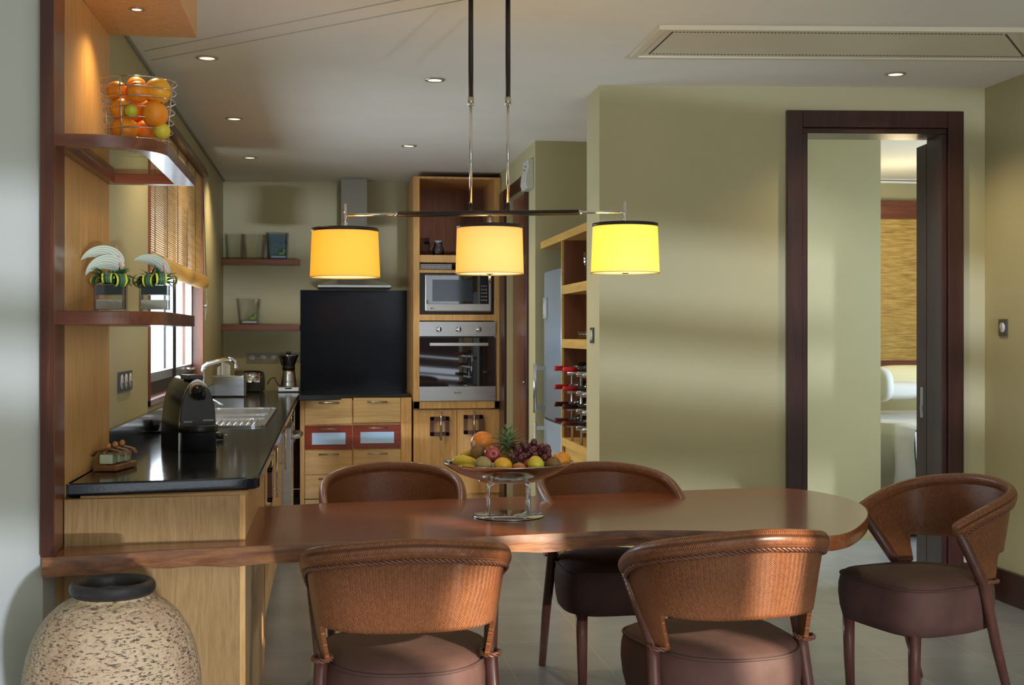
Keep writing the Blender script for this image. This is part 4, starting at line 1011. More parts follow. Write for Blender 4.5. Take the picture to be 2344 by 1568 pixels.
def fr_at(px, py_, dd): return P(px, py_, d=dd)
def fruit(kind, label, px, py_, dd, rpx, mt, sc=(1, 1, 1), rot=(0, 0, 0), dimple=False, stem=True):
    q = fr_at(px, py_, dd); r = rpx * dd / F_PX
    o = thing(kind, label, 'fruit', tuple(q)); R_ = Matrix.Rotation(rot[2], 3, 'Z') @ Matrix.Rotation(rot[1], 3, 'Y') @ Matrix.Rotation(rot[0], 3, 'X')
    def f(v):
        v = Vector(v)
        if dimple:
            rr = math.hypot(v.x, v.y) / r; v.z -= (1 if v.z > 0 else -1) * .26 * r * max(0, 1 - rr / .55) ** 1.5; k_ = 1 + .06 * (v.z / r); v.x *= k_; v.y *= k_
        return R_ @ v
    MB().ball((0, 0, 0), r, 28, 20, sc, f).build('flesh', mt, o)
    if stem:
        top_ = R_ @ Vector((0, 0, r * sc[2] * (.72 if dimple else .97)))
        MB().cyl(top_, top_ + (R_ @ Vector((0, 0, r * (.35 if dimple else .07)))), r * (.05 if dimple else .07), n=8).build('stem', STEMM, o)
    return o
fruit('melon', 'large round orange fruit with a pale sticker at the back left of the bowl', 1104, 1014, 4.80, 27, fruit_mat('melon_skin', (.78, .20, .02), (.85, .28, .03), None, .4, 20))
q = fr_at(1104, 1014, 4.80); st_ = MB(); 
ms = [o for o in S.collection.objects if o.name == 'melon'][0]
dirv = Vector((-.80, -.60, .02)).normalized(); rr = 27 * 4.8 / F_PX
e1 = dirv.cross(Vector((0, 0, 1))).normalized(); e2 = e1.cross(dirv)
def stk(a, b_):
    v = dirv + e1 * (a - .5) * .35 + e2 * (b_ - .5) * .5; return v.normalized() * (rr * 1.008)
MB().grid(stk, 6, 8).build('sticker', mat('paper_sticker', (.75, .7, .66), .5), ms)
fruit('kiwi', 'brown kiwi sitting upright on the fruit in front of the melon', 1095, 1037, 4.68, 19, KIWI, (1, 1, 1.08), (-.4, -.3, 0))
fruit('apple', 'dark red apple in the middle of the bowl, left of the pineapple', 1127, 1040, 4.62, 19.5, APPLE, (1, 1, .95), (1.35, 0, .1), True)
fruit('apple', 'red apple peeping out behind the grapes beside the pineapple', 1179, 1020, 4.76, 15, APPLE2, (1, 1, .95), (0, 0, 0), True)
fruit('kiwi', 'pale green-brown kiwi in the front left of the bowl', 1107, 1066, 4.56, 20, KIWIL, (1, 1, 1.12), (.2, -.5, 0))
fruit('orange', 'yellow-orange speckled fruit at the front of the bowl', 1151, 1067, 4.55, 22, YORANGE, (1, 1, .93), (-.2, .2, 0))
fruit('apple', 'small orange-red apple in the front middle of the bowl', 1188, 1073, 4.55, 16, APPLE2, (1, 1, .9), (-.2, 0, 0), True)
fruit('apple', 'red apple half hidden below the grapes and left of the lemon', 1210, 1064, 4.64, 18, APPLE2, (1, 1, .95), (0, 0, 0), True)
fruit('lemon', 'yellow lemon at the front right of the bowl', 1227, 1065, 4.56, 20.5, LEMON, (1.08, 1, .92), (0, 1.3, 0))
fruit('kiwi', 'brown kiwi at the right end of the bowl, its end facing right', 1265, 1064, 4.60, 18, KIWI, (1, 1, 1.2), (.9, .9, 0))
fruit('papaya', 'speckled orange papaya behind the kiwi at the right end of the bowl', 1282, 1056, 4.70, 21, PAPAYA, (1, 1, 1.25), (0, 1.2, .2))
fruit('apple', 'dark red apple at the back between melon and pineapple', 1136, 1028, 4.82, 16, APPLE, (1, 1, .95), (0, 0, 0), True)
def banana(label, pts, r):
    q0 = pts[0]; o = thing('banana', label, 'fruit', tuple(q0)); pp = []
    n = 16
    for i in range(n + 1):
        t_ = i / n; k_ = len(pts) - 1; a = t_ * k_; j = min(int(a), k_ - 1); f_ = a - j
        p0_, p1_, p2_, p3_ = pts[max(j - 1, 0)], pts[j], pts[j + 1], pts[min(j + 2, k_)]
        pp.append(.5 * ((2 * p1_) + (p2_ - p0_) * f_ + (2 * p0_ - 5 * p1_ + 4 * p2_ - p3_) * f_ ** 2 + (3 * p1_ - p0_ - 3 * p2_ + p3_) * f_ ** 3) - q0)
    rs = [r * (.25 + .75 * min(1, math.sin(PI * min(1, (i + .8) / (n + 1.2))) * 1.7)) for i in range(n + 1)]
    MB().tube(pp, rs, 10).build('peel', BANANA, o)
    d_ = (pp[0] - pp[1]).normalized(); MB().cyl(pp[0], pp[0] + d_ * .012, r * .22, r * .3, n=8).build('tip', STEMM, o)
banana('upper banana at the left end of the fruit bowl', [fr_at(1052, 1052, 4.74), fr_at(1068, 1041, 4.75), fr_at(1090, 1045, 4.78), fr_at(1108, 1056, 4.80)], .018)
banana('middle banana with a dark bruise at the left of the bowl', [fr_at(1037, 1058, 4.66), fr_at(1058, 1054, 4.64), fr_at(1080, 1060, 4.63), fr_at(1096, 1072, 4.64)], .020)
banana('lowest banana lying along the front left rim of the bowl', [fr_at(1036, 1067, 4.68), fr_at(1055, 1067, 4.64), fr_at(1077, 1072, 4.61), fr_at(1096, 1078, 4.62)], .016)
gp = fr_at(1215, 1040, 4.66)
GB = thing('grape_bunch', 'bunch of dark red grapes heaped on the right half of the bowl', 'fruit', tuple(gp))
gl = [(1222, 1013, 8.5), (1198, 1020, 9), (1190, 1032, 8), (1206, 1031, 8.5), (1213, 1022, 7.5), (1229, 1026, 9), (1240, 1022, 7.5), (1252, 1026, 9), (1182, 1039, 8.5), (1217, 1035, 9), (1238, 1040, 9), (1225, 1045, 8), (1202, 1046, 8.5), (1193, 1050, 8), (1210, 1042, 7.5), (1250, 1036, 8), (1247, 1048, 8), (1256, 1033, 7), (1174, 1046, 8), (1214, 1054, 8), (1233, 1052, 8), (1185, 1026, 7), (1243, 1030, 8), (1203, 1012 + 12, 7), (1222, 1030, 8), (1256, 1042, 7)]
random.seed(5)
for i, (x, y, r_) in enumerate(gl):
    q = fr_at(x, y, 4.60 + .07 * random.random() + (.04 if y < 1028 else 0)) - gp
    MB().ball(q, r_ * 4.64 / F_PX, 18, 12, (1, 1, 1.12)).build('grape', GRAPE, GB)
MB().tube([fr_at(1208, 1050, 4.66) - gp, fr_at(1211, 1025, 4.68) - gp, fr_at(1209, 1008, 4.70) - gp], .002, 6).build('stalk', mat('grape_stalk', (.18, .16, .05), .7), GB)
# pineapple
pq = fr_at(1163, 1050, 4.72)
PA = thing('pineapple', 'small pineapple with a spiky green crown in the middle of the fruit bowl', 'fruit', tuple(pq))
PINE = mat('pineapple_skin', (.3, .2, .04), .6); t, b = nt(PINE); v = coords(t)
vn = N(t, 'ShaderNodeTexVoronoi'); vn.inputs['Scale'].default_value = 85; t.links.new(v, vn.inputs[0])
t.links.new(ramp(t, vn.outputs[0], [(0, (.10, .06, .02)), (.25, (.38, .22, .04)), (.6, (.16, .13, .03))]), b.inputs['Base Color']); bump(t, b, vn.outputs[0], 1, .006)
MB().ball((0, 0, -.008), .040, 24, 16, (1, 1, 1.25)).build('body', PINE, PA)
LEAFP = mat('pineapple_leaf', (.16, .22, .08), .5); t, b = nt(LEAFP)
t.links.new(ramp(t, noise(t, coords(t, (30, 30, 60)), 1, 3), [(.3, (.10, .16, .06)), (.7, (.26, .32, .14))]), b.inputs['Base Color'])
def blade(base, az, el0, L_, w, droop, thick=.0015, n=8, fold=.3, roll=0, heart=False):
    """a pointed leaf: starts at base heading az / elevation el0, bends down by droop"""
    m = MB(); p = Vector(base); el = el0; mid = []
    for i in range(n + 1):
        mid.append((p.copy(), el)); p = p + Vector((math.cos(az) * math.cos(el), math.sin(az) * math.cos(el), math.sin(el))) * (L_ / n); el -= droop / n
    side = Vector((-math.sin(az), math.cos(az), 0)); vs = []; uv = []
    for i, (q, e) in enumerate(mid):
        f_ = i / n; ww = w * (1 - f_) ** .7 * (.75 + .5 * math.sin(PI * min(1, f_ * 1.3))) if not heart else w * math.sin(PI * min(1, (f_ * .93 + .07)) ** .62) ** .9; up = Vector((-math.cos(az) * math.sin(e), -math.sin(az) * math.sin(e), math.cos(e)))
        sd = side * math.cos(roll) + up * math.sin(roll); u2 = up * math.cos(roll) - side * math.sin(roll)
        for k_ in (-1, -.5, 0, .5, 1): vs.append(q + sd * (k_ * ww / 2) + u2 * (abs(k_) * ww * fold)); uv.append(((k_ + 1) / 2, f_))
    fs = [[i * 5 + j, i * 5 + j + 1, (i + 1) * 5 + j + 1, (i + 1) * 5 + j] for i in range(n) for j in range(4)]
    return m.add(vs, fs, True, uv)
random.seed(11)
for i in range(44):
    lvl = i / 44; az = i * 2.4; 
    bl_ = blade((0, 0, .028 + lvl * .055), az, .25 + lvl * 1.15, (.058 + .040 * math.sin(PI * min(1, lvl + .25))) , .016, 1.1 - lvl * .7)
    bl_.build('leaf', LEAFP, PA)
# ------------------------------------------------------------------ wire basket with oranges on the upper shelf
kc = Vector(cam_pt(318, 4.33)); kc.z = 2.0115
WB = thing('wire_basket', 'chrome wire basket of oranges on the upper shelf', 'basket', tuple(kc))
def kr(z): return .106 + .020 * z / .24
for i, z in enumerate((.005, .040, .075, .110, .145, .180, .212, .243)):
    rz_ = kr(z); MB().tube([(rz_ * math.cos(2 * PI * k / 56), rz_ * math.sin(2 * PI * k / 56), z) for k in range(56)], .0022, 8, closed=True).build('ring', CHROME, WB)
for a in (-150, -112, -20, 60, 130):
    a = math.radians(a); MB().tube([((kr(z) - .003) * math.cos(a), (kr(z) - .003) * math.sin(a), z) for z in (.0, .12, .245)], .0026, 8).build('upright_wire', CHROME, WB)
m = MB()
for k in range(4): a = k * PI / 4; m.tube([(-.106 * math.cos(a), -.106 * math.sin(a), .004), (.106 * math.cos(a), .106 * math.sin(a), .004)], .002, 6)
m.build('base_wires', CHROME, WB)
onames = [('orange', 'orange at the top left of the wire basket', 268, 208, 4.30, 24.5, ORANGE), ('orange', 'orange in the middle of the top layer of the wire basket', 314, 209, 4.27, 26, ORANGE), ('orange', 'large pale orange at the top right of the wire basket', 362, 207, 4.31, 31, fruit_mat('pale_orange_peel', (.85, .36, .02), (.9, .44, .03))), ('orange', 'orange in the left of the middle layer of the wire basket', 277, 249, 4.26, 26, ORANGE), ('orange', 'orange in the right of the middle layer of the wire basket', 354, 259, 4.26, 31, ORANGE), ('lime', 'small yellow-green lime in the middle of the wire basket', 300, 252, 4.23, 16, fruit_mat('lime_peel', (.50, .45, .02), (.58, .50, .03))),
 ('orange', 'wide orange at the bottom left of the wire basket', 284, 295, 4.27, 31, ORANGE), ('orange', 'orange behind the others at the back of the middle layer', 322, 252, 4.40, 28, ORANGE), ('orange', 'orange at the bottom middle of the wire basket', 333, 298, 4.36, 26, ORANGE), ('lemon', 'yellow lemon at the bottom right of the wire basket', 370, 298, 4.28, 20, LEMON), ('orange', 'orange at the bottom back of the wire basket', 300, 300, 4.40, 24, ORANGE), ('orange', 'orange at the back of the top layer of the wire basket', 312, 195, 4.42, 22, ORANGE)]
for nm, lb, px, py_, dd, r_, mt in onames: fruit(nm, lb, px, py_ + 2, dd, r_, mt, (1, 1, .97), (random.uniform(-1, 1), random.uniform(-1, 1), 0))
# ------------------------------------------------------------------ flower arrangements
STRIPE = mat('striped_leaf', (.02, .08, .02), .35, 0, **{'Coat Weight': .2}); t, b = nt(STRIPE)
tc = N(t, 'ShaderNodeTexCoord'); sp = N(t, 'ShaderNodeSeparateXYZ'); t.links.new(tc.outputs['UV'], sp.inputs[0])
r = ramp(t, sp.outputs[0], [(.0, (.62, .56, .04)), (.15, (.62, .56, .04)), (.18, (.02, .06, .02)), (.40, (.05, .14, .06)), (.46, (.15, .28, .12)), (.50, (.02, .07, .03)), (.60, (.06, .16, .07)), (.80, (.02, .06, .02)), (.84, (.62, .56, .04))])
t.links.new(r, b.inputs['Base Color'])
for e_ in r.node.color_ramp.elements: pass
r.node.color_ramp.interpolation = 'CONSTANT'
DKLEAF = mat('dark_green_leaf', (.015, .07, .02), .35); SPATHE = mat('white_green_spathe', (.50, .53, .36), .3, 0, **{'Coat Weight': .4, 'Subsurface Weight': .1})
SPAD = mat('pink_spadix', (.55, .22, .16), .5); SPADG = mat('green_spadix', (.30, .38, .14), .5); PEB = mat('gel_beads', (.55, .50, .36), .7)
t, b = nt(SPATHE); vsp = coords(t, (1, 1, 1), 'UV'); wv = N(t, 'ShaderNodeTexWave'); wv.inputs['Scale'].default_value = 2.2; wv.inputs['Distortion'].default_value = 3; wv.inputs['Detail'].default_value = 2; t.links.new(vsp, wv.inputs[0])
t.links.new(ramp(t, wv.outputs[1], [(.0, (.42, .48, .30)), (.35, (.50, .54, .38)), (1, (.58, .60, .46))]), b.inputs['Base Color']); bump(t, b, wv.outputs[1], .5, .002)
WATER = glass('vase_water', (.98, 1, .97), 0, 1.33); t, b = nt(PEB); bump(t, b, noise(t, coords(t), 220, 2), 1, .003)
def loop(c, az, w, r, mtl, par, a0=-.6, a1=4.6, el=0):
    """a leaf ribbon rolled outwards over the vase rim"""
    out = Vector((math.cos(az), math.sin(az), 0)); side = Vector((-math.sin(az), math.cos(az), 0)); c = Vector(c)
    def f(a, b_):
        t_ = a0 + (a1 - a0) * b_; k_ = 1 - .10 * b_
        return c + out * (r - r * math.cos(t_) * k_) + Vector((0, 0, 1)) * (r * math.sin(t_) * k_ * .9) + side * ((a - .5) * w * (1 - .25 * b_))
    return MB().grid(f, 10, 26).build('rolled_leaf', mtl, par)
def arrangement(label, px, dd, seed, spathes, loops):
    c = Vector(cam_pt(px, dd)); c.z = 1.4685; w = .098; hgt = .098
    o = square_vase(label, c, w, hgt, False, 1.0, GLASS, 'flower_vase'); o['category'] = 'flower vase'; s_ = w / 2 - .007
    MB().box((-s_, -s_, .013), (s_, s_, .045)).build('gel_beads', PEB, o)
    MB().box((-s_ + .0, -s_ + .0, hgt - .035), (s_, s_, hgt - .003)).build('leaf_lining', mat('dark_lining', (.008, .012, .016), .3), o)
    rnd = random.Random(seed)
    for az, off, r_ in loops: loop((math.cos(math.radians(az)) * .02, math.sin(math.radians(az)) * .02, hgt + .012 + rnd.uniform(-.006, .008)), math.radians(az + rnd.uniform(-9, 9)), rnd.uniform(.040, .050), r_ * rnd.uniform(.85, 1.12), STRIPE, o, -.3 + rnd.uniform(-.3, .3), 4.6 + rnd.uniform(-.5, .6))
    for i in range(34): blade((rnd.uniform(-.02, .02), rnd.uniform(-.02, .02), hgt), rnd.uniform(0, 2 * PI), rnd.uniform(.35, 1.35), rnd.uniform(.06, .10), rnd.uniform(.018, .030), rnd.uniform(.5, 1.6), roll=rnd.uniform(-.5, .5)).build('green_leaf', DKLEAF, o)
    for (bx_, bz_, az, el, L_, dr) in spathes:
        f_ = blade((bx_, 0, bz_), az, el, L_, .066, dr, n=18, fold=.12, roll=.85, heart=True).build('white_flower', SPATHE, o)
        f_['label'] = 'white-green waxy flower'
        MB().tube([(bx_, -.005, bz_), (bx_ - .004, -.005, bz_ + .03), (bx_ - .012 * (1 if az > 1 else 1), -.008, bz_ + .068)], [.004, .0045, .002], 8).build('spadix', SPAD, f_)
        MB().tube([(bx_, 0, bz_), (bx_ * .7, 0, hgt)], .0025, 6).build('flower_stem', DKLEAF, o)
    return o
arrangement('square glass vase with white flowers and rolled striped leaves, left on the lower shelf', 254, 4.34, 2,
    [(.03, .165, PI + .15, 1.0, .15, 1.9), (.035, .15, PI + .1, .7, .14, 1.9)], [(-100, 0, .024), (-160, 0, .028), (-50, 0, .025), (-10, 0, .027), (150, 0, .026)])
arrangement('square glass vase with a white flower and rolled striped leaves, right on the lower shelf', 356, 4.38, 9,
    [(.035, .13, PI - .1, 1.15, .135, 1.5)], [(-105, 0, .024), (-60, 0, .025), (-5, 0, .030), (-170, 0, .027), (150, 0, .025)])
# ------------------------------------------------------------------ things on the counter
def on_counter(px, py_): return P(px, py_, z=CT + .0005)
# tray with square candle glasses
q = on_counter(263, 1073)
TR = thing('log_tray', 'small rustic wooden tray at the near end of the granite worktop', 'tray', tuple(q), math.radians(-10))
m = MB(); m.prism([(-.045, -.10), (.04, -.10), (.052, .09), (-.035, .10)], .001, .022); m.build('slab', EDGE, TR, bevel=.004)
for k_, y in enumerate((-.065, -.002, .06)):
    p = q + Matrix.Rotation(math.radians(-10), 3, 'Z') @ Vector((-.002 + .004 * k_, y, .0225))
    lb = ('nearest', 'middle', 'farthest')[k_] + ' small square glass spice jar on the rustic tray'
    j = thing('spice_jar', lb, 'jar', tuple(p), math.radians(-10), 'spice jars on the rustic tray')
    s_ = .027
    MB().prism([(-s_, -s_), (s_, -s_), (s_, s_), (-s_, s_)], 0, .046).build('jar_body', thin_glass('jar_glass', (.9, .95, .9)), j, bevel=.004)
    MB().prism([(-s_ + .005, -s_ + .005), (s_ - .005, -s_ + .005), (s_ - .005, s_ - .005), (-s_ + .005, s_ - .005)], .004, .036).build('filling', mat('pale_spice', (.62, .6, .42), .8), j)
    c_ = [Vector((-.055, 0, .030)), Vector((-.04, 0, .046)), Vector((0, 0, .056)), Vector((.04, 0, .046)), Vector((.055, 0, .030))]
    MB().tube(c_, .016, 10, flat=.25).build('bark_lid', EDGE, j)
    MB().ball((0, 0, .066), .011, 10, 8).build('knob', mat('nut_knob', (.42, .17, .05), .6), j)
# coffee machine
q = on_counter(424, 1032)
CM = thing('coffee_machine', 'black capsule coffee machine with a round silver-ringed lever on the worktop', 'coffee machine', tuple(q + Vector((0, .13, 0))), math.radians(22))
CM.scale = (1.05, 1.05, 1.03)
def arch(w, h, n=20, z0=0, p=.62):
    pts = [(-w / 2, z0)]
    for i in range(n + 1):
        a = PI - PI * i / n; x = math.cos(a) * w / 2; z = z0 + (h - z0) * (abs(math.sin(a)) ** p)
        pts.append((x, z))
    pts.append((w / 2, z0)); return pts
def arch_body(w0, w1, h0, h1, y0, y1, z0=0, p=.75):
    m = MB(); A_, B_ = arch(w0, h0, 24, z0, p), arch(w1, h1, 24, z0, p); k = len(A_)
    m.add([(x, y0, z) for x, z in A_] + [(x, y1, z) for x, z in B_], [list(range(k)), list(range(k, 2 * k))[::-1]])
    for i in range(k): m.f.append([i, k + i, k + (i + 1) % k, (i + 1) % k]); m.sm.append(1 < i < k - 2)
    return m
arch_body(.150, .146, .283, .297, -.115, .15).build('body', BLACKG, CM, bevel=.004)
arch_body(.153, .153, .289, .289, -.125, -.117).build('chrome_trim', NICKEL, CM)
arch_body(.140, .144, .272, .279, -.137, -.126, .095).build('front_panel', BLACKP, CM, bevel=.004)
MB().cyl((-.003, -.150, .240), (-.003, -.136, .240), .036, n=32).build('knob_ring', NICKEL, CM)
MB().lathe([(0, 0), (.03, 0), (.026, .014), (0, .02)], n=28).build('lever_knob', BLACKG, CM).rotation_euler = (PI / 2, 0, 0)
CM.children[-1].location = (-.003, -.148, .240)
MB().ball((.012, -.166, .228), .020, 14, 10, (.55, .5, 1.1)).build('lever_tip', BLACKG, CM)
MB().box((-.03, -.11, .285), (.03, .02, .306)).build('top_lever', BLACKP, CM, bevel=.008)
m = MB().lathe([(0, 0), (.070, 0), (.070, .072), (.072, .076), (0, .076)], (0, -.135, 0), n=40, sy=.95); m.build('drip_base', BLACKP, CM)
m = MB().lathe([(0, .076), (.0765, .076), (.0785, .082), (.0785, .100), (.076, .104), (0, .104)], (0, -.135, 0), n=44, sy=1.0); m.build('cup_tray', BLACKG, CM)
m = MB().lathe([(.0745, .1045), (.0765, .1045), (.0765, .1055), (.0745, .1055)], (0, -.135, 0), n=44, closed=True); m.build('tray_rim', NICKEL, CM)
MB().box((-.073, -.128, .0), (-.067, -.119, .12)).build('side_trim', NICKEL, CM)
text('ESSENZA', 'lettering', mat('print_grey', (.5, .5, .5), .5), CM, CM.location, .0085).location = (-.042, -.1385, .118)
text('NESPRESSO', 'lettering', mat('print_grey2', (.5, .5, .5), .5), CM, CM.location, .0085).location = (.040, -.1385, .122)
# plug
q = on_counter(505, 1006)
PG = thing('power_plug', 'black power plug lying on the worktop beside the coffee machine', 'plug', tuple(q))
MB().cyl((-.028, 0, .018), (.012, 0, .02), .015, .019, n=20).build('plug_body', BLACKP, PG)
m = MB().tube([(-.028, 0, .018), (-.05, .01, .012), (-.08, .03, .006), (-.10, .08, .005)], .004, 8); m.build('cable', BLACKP, PG)
m = MB().cyl((.012, .008, .02), (.03, .008, .02), .0026, n=8); m.build('pin', CHROME, PG); m = MB().cyl((.012, -.008, .02), (.03, -.008, .02), .0026, n=8); m.build('pin', CHROME, PG)
# cup by the machine
q = on_counter(352, 990)
CU = thing('black_cup', 'small black cup on a saucer beside the coffee machine', 'cup', tuple(q), 0)
MB().lathe([(0, .0), (.035, .001), (.055, .008), (.053, .010), (.03, .005), (0, .005)], n=28).build('saucer', BLACKG, CU)
MB().lathe([(0, .008), (.02, .008), (.03, .03), (.033, .062), (.030, .062), (.027, .03), (.017, .012), (0, .012)], n=28).build('cup_body', BLACKG, CU)
MB().tube([(-.03, 0, .05), (-.05, 0, .052), (-.052, 0, .035), (-.028, 0, .025)], .004, 8).build('cup_handle', BLACKG, CU)
# sink and tap
SK = thing('sink', 'stainless sink with two basins and a ribbed drainer let into the worktop', 'sink', (-.55, 7.5, CT))
x0, x1, y0, y1 = -.80, -.325, 6.75, 8.40
zt_ = CT + .0012
def rrect(x0, x1, y0, y1, r, n=6):
    pts = []
    for cx, cy, a0 in ((x1 - r, y0 + r, -90), (x1 - r, y1 - r, 0), (x0 + r, y1 - r, 90), (x0 + r, y0 + r, 180)):
        for i in range(n + 1): a = math.radians(a0 + 90 * i / n); pts.append((cx + r * math.cos(a), cy + r * math.sin(a)))
    return pts
def raised(out, inn, z0, z1, z2, nm, mt, floor_=True):
    k = len(out); vs = [(p[0], p[1], z0) for p in out] + [(p[0], p[1], z1) for p in out] + [(p[0], p[1], z1) for p in inn] + [(p[0], p[1], z2) for p in inn]
    fs = []
    for b0 in (0, k, 2 * k):
        for i in range(k): fs.append([b0 + i, b0 + (i + 1) % k, b0 + k + (i + 1) % k, b0 + k + i])
    if floor_: fs.append([3 * k + i for i in range(k)])
    return MB().add(vs, fs, False).build(nm, mt, SK, True)
SINKM = metal('sink_steel', (.75, .76, .78), .22)
raised(rrect(x0, x1, y0, y1, .07), rrect(x0 + .012, x1 - .012, y0 + .012, y1 - .012, .06), zt_, zt_ + .008, zt_ + .003, 'rim', SINKM)
raised(rrect(x0 + .03, x1 - .03, 7.72, 8.36, .08), rrect(x0 + .04, x1 - .04, 7.73, 8.35, .075), zt_ + .003, zt_ + .010, zt_ + .0035, 'basin', SINKM)
raised(rrect(x0 + .03, x1 - .03, 7.30, 7.68, .08), rrect(x0 + .04, x1 - .04, 7.31, 7.67, .075), zt_ + .003, zt_ + .010, zt_ + .0035, 'basin', SINKM)
for i in range(12):
    xx = x0 + .05 + i * .033; MB().tube([(xx, y0 + .05, zt_ + .005), (xx, 7.24, zt_ + .005)], .0055, 8).build('drainer_rib', SINKM, SK, True)
TP = thing('mixer_tap', 'tall chrome mixer tap with a swan-neck spout behind the sink', 'tap', (-.76, 8.0, CT + .012))
m = MB().tube([(-.76, 8.0, CT + .012), (-.76, 8.0, 1.17), (-.755, 8.0, 1.195), (-.73, 8.0, 1.212), (-.62, 8.0, 1.243), (-.59, 8.0, 1.243), (-.567, 8.0, 1.225), (-.555, 8.0, 1.188)], .0135, 16); m.build('spout', CHROME, TP, True)
MB().cyl((-.76, 8.0, CT + .012), (-.76, 8.0, CT + .06), .024, n=24).build('tap_base', CHROME, TP, True)
MB().cyl((-.76, 8.0, CT + .05), (-.70, 7.95, CT + .085), .010, .008, n=14).cyl((-.70, 7.95, CT + .085), (-.63, 7.9, CT + .055), .006, n=10).build('tap_lever', CHROME, TP, True)
# tissue box style holder, toaster, coffee maker
q = on_counter(520, 909)
NB = thing('steel_box', 'brushed steel box with paper towels standing up out of it, behind the sink', 'box', (q.x, q.y + .06, CT + .0005), -YAW * .6)
w_ = 82 * 9.5 / F_PX / 2
MB().box((-w_, -.06, .004), (w_, .06, .165)).build('box_body', STEEL, NB, bevel=.008)
MB().box((-w_ * .75, -.02, .165), (w_ * .2, .02, .168)).build('slot_lip', CHROME, NB)
TOW = mat('paper_towel', (.75, .78, .80), .8)
m = MB().grid(lambda a, b_: Vector((-w_ * .6 + a * w_ * .7 + .012 * math.sin(a * 9), .006 * math.sin(a * 14), .168 + b_ * (.06 + .04 * math.sin(a * 3)))), 20, 3); m.build('paper', TOW, NB)
q = on_counter(577, 892)
TO = thing('toaster', 'rounded chrome toaster with grey ends against the back wall', 'toaster', (q.x, YB - .24, CT + .0005), math.radians(-8))
hw = 64 * 10.8 / F_PX / 2
def tprof(w, h, y): return [(x, y, z) for x, z in arch(w, h, 18, .012, .5)]
def tbody(y0, y1, w, h, nm, mt):
    m = MB(); A_, B_ = tprof(w, h, y0), tprof(w, h, y1); k = len(A_)
    m.add(A_ + B_, [list(range(k)), list(range(k, 2 * k))[::-1]])
    for i in range(k): m.f.append([i, k + i, k + (i + 1) % k, (i + 1) % k]); m.sm.append(1 < i < k - 2)
    return m
m = tbody(-hw * .9, hw * .9, .17, .185, '', None); m.v = [Vector((v.y, v.x, v.z)) for v in m.v]; m.build('shell', CHROME, TO)
m = tbody(-hw, -hw * .9, .15, .17, '', None); m.v = [Vector((v.y, v.x, v.z)) for v in m.v]; m.build('end_cap', GREYP, TO)
m = tbody(hw * .9, hw, .15, .17, '', None); m.v = [Vector((v.y, v.x, v.z)) for v in m.v]; m.build('end_cap', BLACKP, TO)
MB().box((-hw * .9, -.07, 0), (hw * .9, .07, .02)).build('toaster_base', BLACKP, TO)
MB().cyl((hw * .45, -.092, .09), (hw * .45, -.083, .09), .012, n=20).build('dial', CHROME, TO)
q = on_counter(664, 892)
BL = thing('coffee_maker', 'silver stovetop-style electric coffee maker with a funnel-shaped jug on a square base', 'coffee maker', (q.x, YB - .26, CT + .0005))
MB().box((-.088, -.08, .004), (.088, .08, .042)).build('power_base', metal('light_silver', (.75, .76, .78), .35), BL, bevel=.006)
MB().box((-.028, -.083, .026), (.028, -.078, .037)).build('switch', BLACKP, BL)
MB().lathe([(0, .043), (.068, .043), (.066, .055), (.055, .15), (.050, .185), (0, .185)], n=36).build('boiler', STEEL, BL)
MB().lathe([(0, .185), (.053, .186), (.053, .215), (.048, .22), (0, .22)], n=36).build('collar', BLACKP, BL)
MB().lathe([(.05, .22), (.052, .225), (.080, .300), (.083, .312), (.078, .312), (.047, .228)], n=36).build('jug', metal('smoked_chrome', (.35, .36, .38), .08), BL)
MB().lathe([(0, .318), (.04, .316), (.076, .306), (.078, .300), (0, .300)], n=36).build('lid', GLASSB, BL)
MB().lathe([(0, .34), (.018, .338), (.022, .326), (.016, .318), (0, .318)], n=20).build('lid_knob', BLACKP, BL)
MB().tube([(-.055, -.0, .225), (-.075, -.01, .30)], .006, 8).build('jug_handle', BLACKP, BL)
text('KRUPS', 'logo', BLACKM, BL, BL.location, .016).location = (0, -.0665, .085)
# power cords behind the toaster
mi_ = (Matrix.Translation(TO.location) @ Matrix.Rotation(math.radians(-8), 4, 'Z')).inverted()
m = MB().tube([P(612, 880, y=YB - .1), P(618, 868, y=YB - .09), P(628, 864, y=YB - .1), P(636, 880, y=YB - .12), P(645, 885, y=YB - .14)], .004, 8); m.v = [mi_ @ v for v in m.v]; m.build('power_cord', BLACKP, TO)
# ------------------------------------------------------------------ bedroom seen through the doorway
BD = thing('bed', 'bed with white and cream bedding seen through the doorway', 'bed', (3.9, 9.2, 0))
LIN = mat('white_linen', (.72, .73, .72), .8); LINY = mat('cream_linen', (.74, .68, .42), .8)
bx0 = P(2000, 900, y=8.7).x
MB().box((bx0 + .06, 8.25, 0), (6.1, fb.y - .1, .35)).build('bed_base', DARKW, BD, True)
def cover(a, b_):
    y = 8.05 + a * 2.0; 
    if b_ < .5: z = .20 + b_ * 2 * .55; x = bx0 - .0 + .05 * math.sin(a * 40) * (1 - b_ * 2)
    else: z = .75 + .015 * math.sin(a * 9); x = bx0 + (b_ - .5) * 2 * 2.0
    return Vector((x, y + .015 * math.sin(b_ * 20), z))
MB().grid(cover, 80, 16).build('duvet', LIN, BD, True)
def foot(a, b_):
    x = bx0 + a * 2.0; z = .74 * b_ + .16 * (1 - b_); return Vector((x, 8.05 - .07 * (1 - b_) * (1 + .8 * math.sin(a * 55)), z))
MB().grid(foot, 80, 12).build('duvet_drop', LIN, BD, True)
MB().box((bx0 + .03, 8.4, .35), (6.1, fb.y - .12, .72)).build('mattress', LIN, BD, True, bevel=.05)
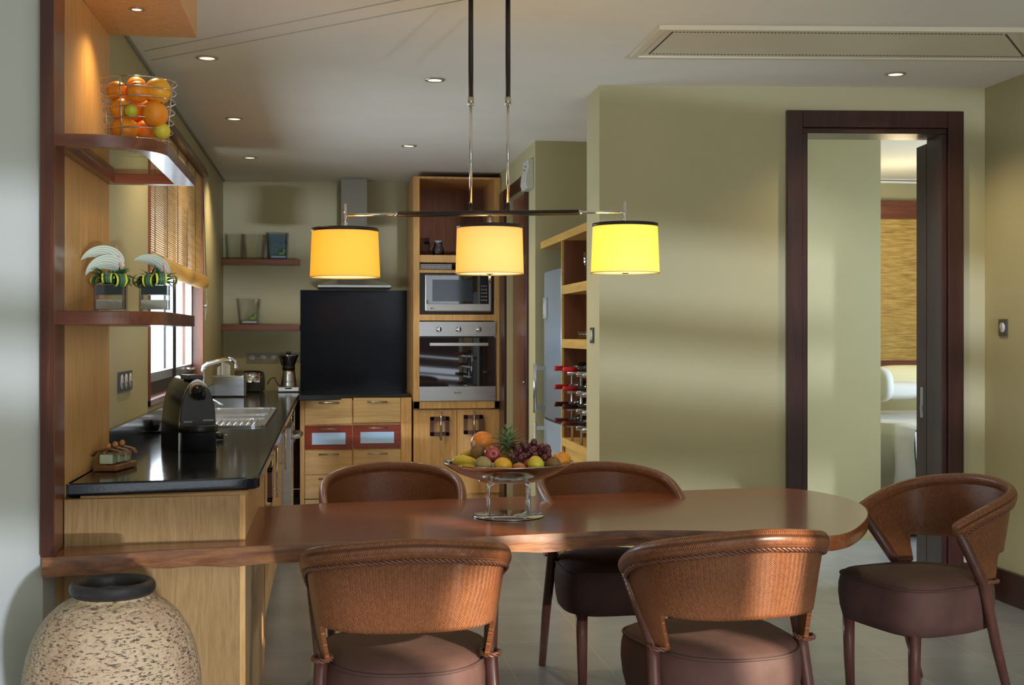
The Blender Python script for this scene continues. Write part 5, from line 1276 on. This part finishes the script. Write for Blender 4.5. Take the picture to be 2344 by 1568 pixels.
for i, (px, py_, dd, mt, sc, lb) in enumerate(((2075, 873, 10.1, LINY, (.34, .12, .13), 'cream pillow leaning at the head of the bed'), (2050, 893, 9.9, LIN, (.22, .12, .07), 'white pillow in front of the cream pillow on the bed'), (2012, 880, 9.3, LIN, (.05, .20, .13), 'pale pillow at the left edge of the bed'))):
    q = P(px, py_, d=dd); o = MB().ball((0, 0, 0), 1, 28, 18, (1, 1, 1), lambda v, s_=sc: Vector((math.copysign(abs(v.x) ** .6, v.x) * s_[0], v.y * s_[1], math.copysign(abs(v.z) ** .7, v.z) * s_[2]))).build('pillow', mt); o.location = q; tag(o, lb, 'pillow', 'pillows on the bed')
yb3 = fb.y - .06
def bwx(px): return P(px, 600, y=yb3).x
BB = thing('bedroom_blind', 'wide woven bamboo blind with red-brown rails on the bedroom wall', 'blind', (bwx(2060), yb3, 1.8))
zA, zB, zC, zD = (P(2060, k, y=yb3).z for k in (460, 502, 825, 850))
MB().box((bwx(1990), yb3 - .03, zB), (bwx(2140), yb3 + .04, zA)).build('top_rail', CHERRY, BB, True)
MB().box((bwx(1990), yb3 - .03, zD), (bwx(2140), yb3 + .04, zC)).build('bottom_rail', CHERRY, BB, True)
WV = mat('woven_bamboo_panel', (.45, .27, .06), .6); t, b = nt(WV); v = coords(t, (6, 6, 70))
n_ = noise(t, v, 1, 4, .6); t.links.new(ramp(t, n_, [(.3, (.26, .14, .03)), (.5, (.44, .27, .06)), (.7, (.60, .42, .12))]), b.inputs['Base Color']); bump(t, b, n_, .6, .004)
MB().box((bwx(1992), yb3 - .01, zC), (bwx(2138), yb3 + .03, zB)).build('woven_panel', WV, BB, True)
zr = P(2060, 415, y=yb3).z
o = thing('curtain_rail', 'white double curtain rail above the bedroom blind', 'rail', (bwx(2060), yb3, zr))
MB().box((bwx(1990), yb3 - .04, zr + .006), (bwx(2140), yb3 + .0, zr + .026)).build('rail', WHITE, o, True); MB().box((bwx(1990), yb3 - .04, zr - .022), (bwx(2140), yb3 + .0, zr - .004)).build('rail', WHITE, o, True)
light('SPOT', 'corridor_fill', (2.95, 7.35, 2.68), 30, (.85, .90, 1.0), rot=(math.radians(20), 0, 0), spot_size=math.radians(120), spot_blend=.9, shadow_soft_size=.05)  # added fill for the dark corridor, without a fitting
light('POINT', 'bedroom_warm_fill', (4.4, 9.3, 2.2), 11, (1, .80, .5), shadow_soft_size=.15)  # added warm fill for the bedroom, no lamp stands there
light('AREA', 'bedroom_cool_fill', (5.2, 7.0, 1.6), 60, (.72, .86, 1), target=(4.0, 8.7, .6), shape='RECTANGLE', size=1.2, size_y=1.6)  # added cool fill for the bedding, no window on that side
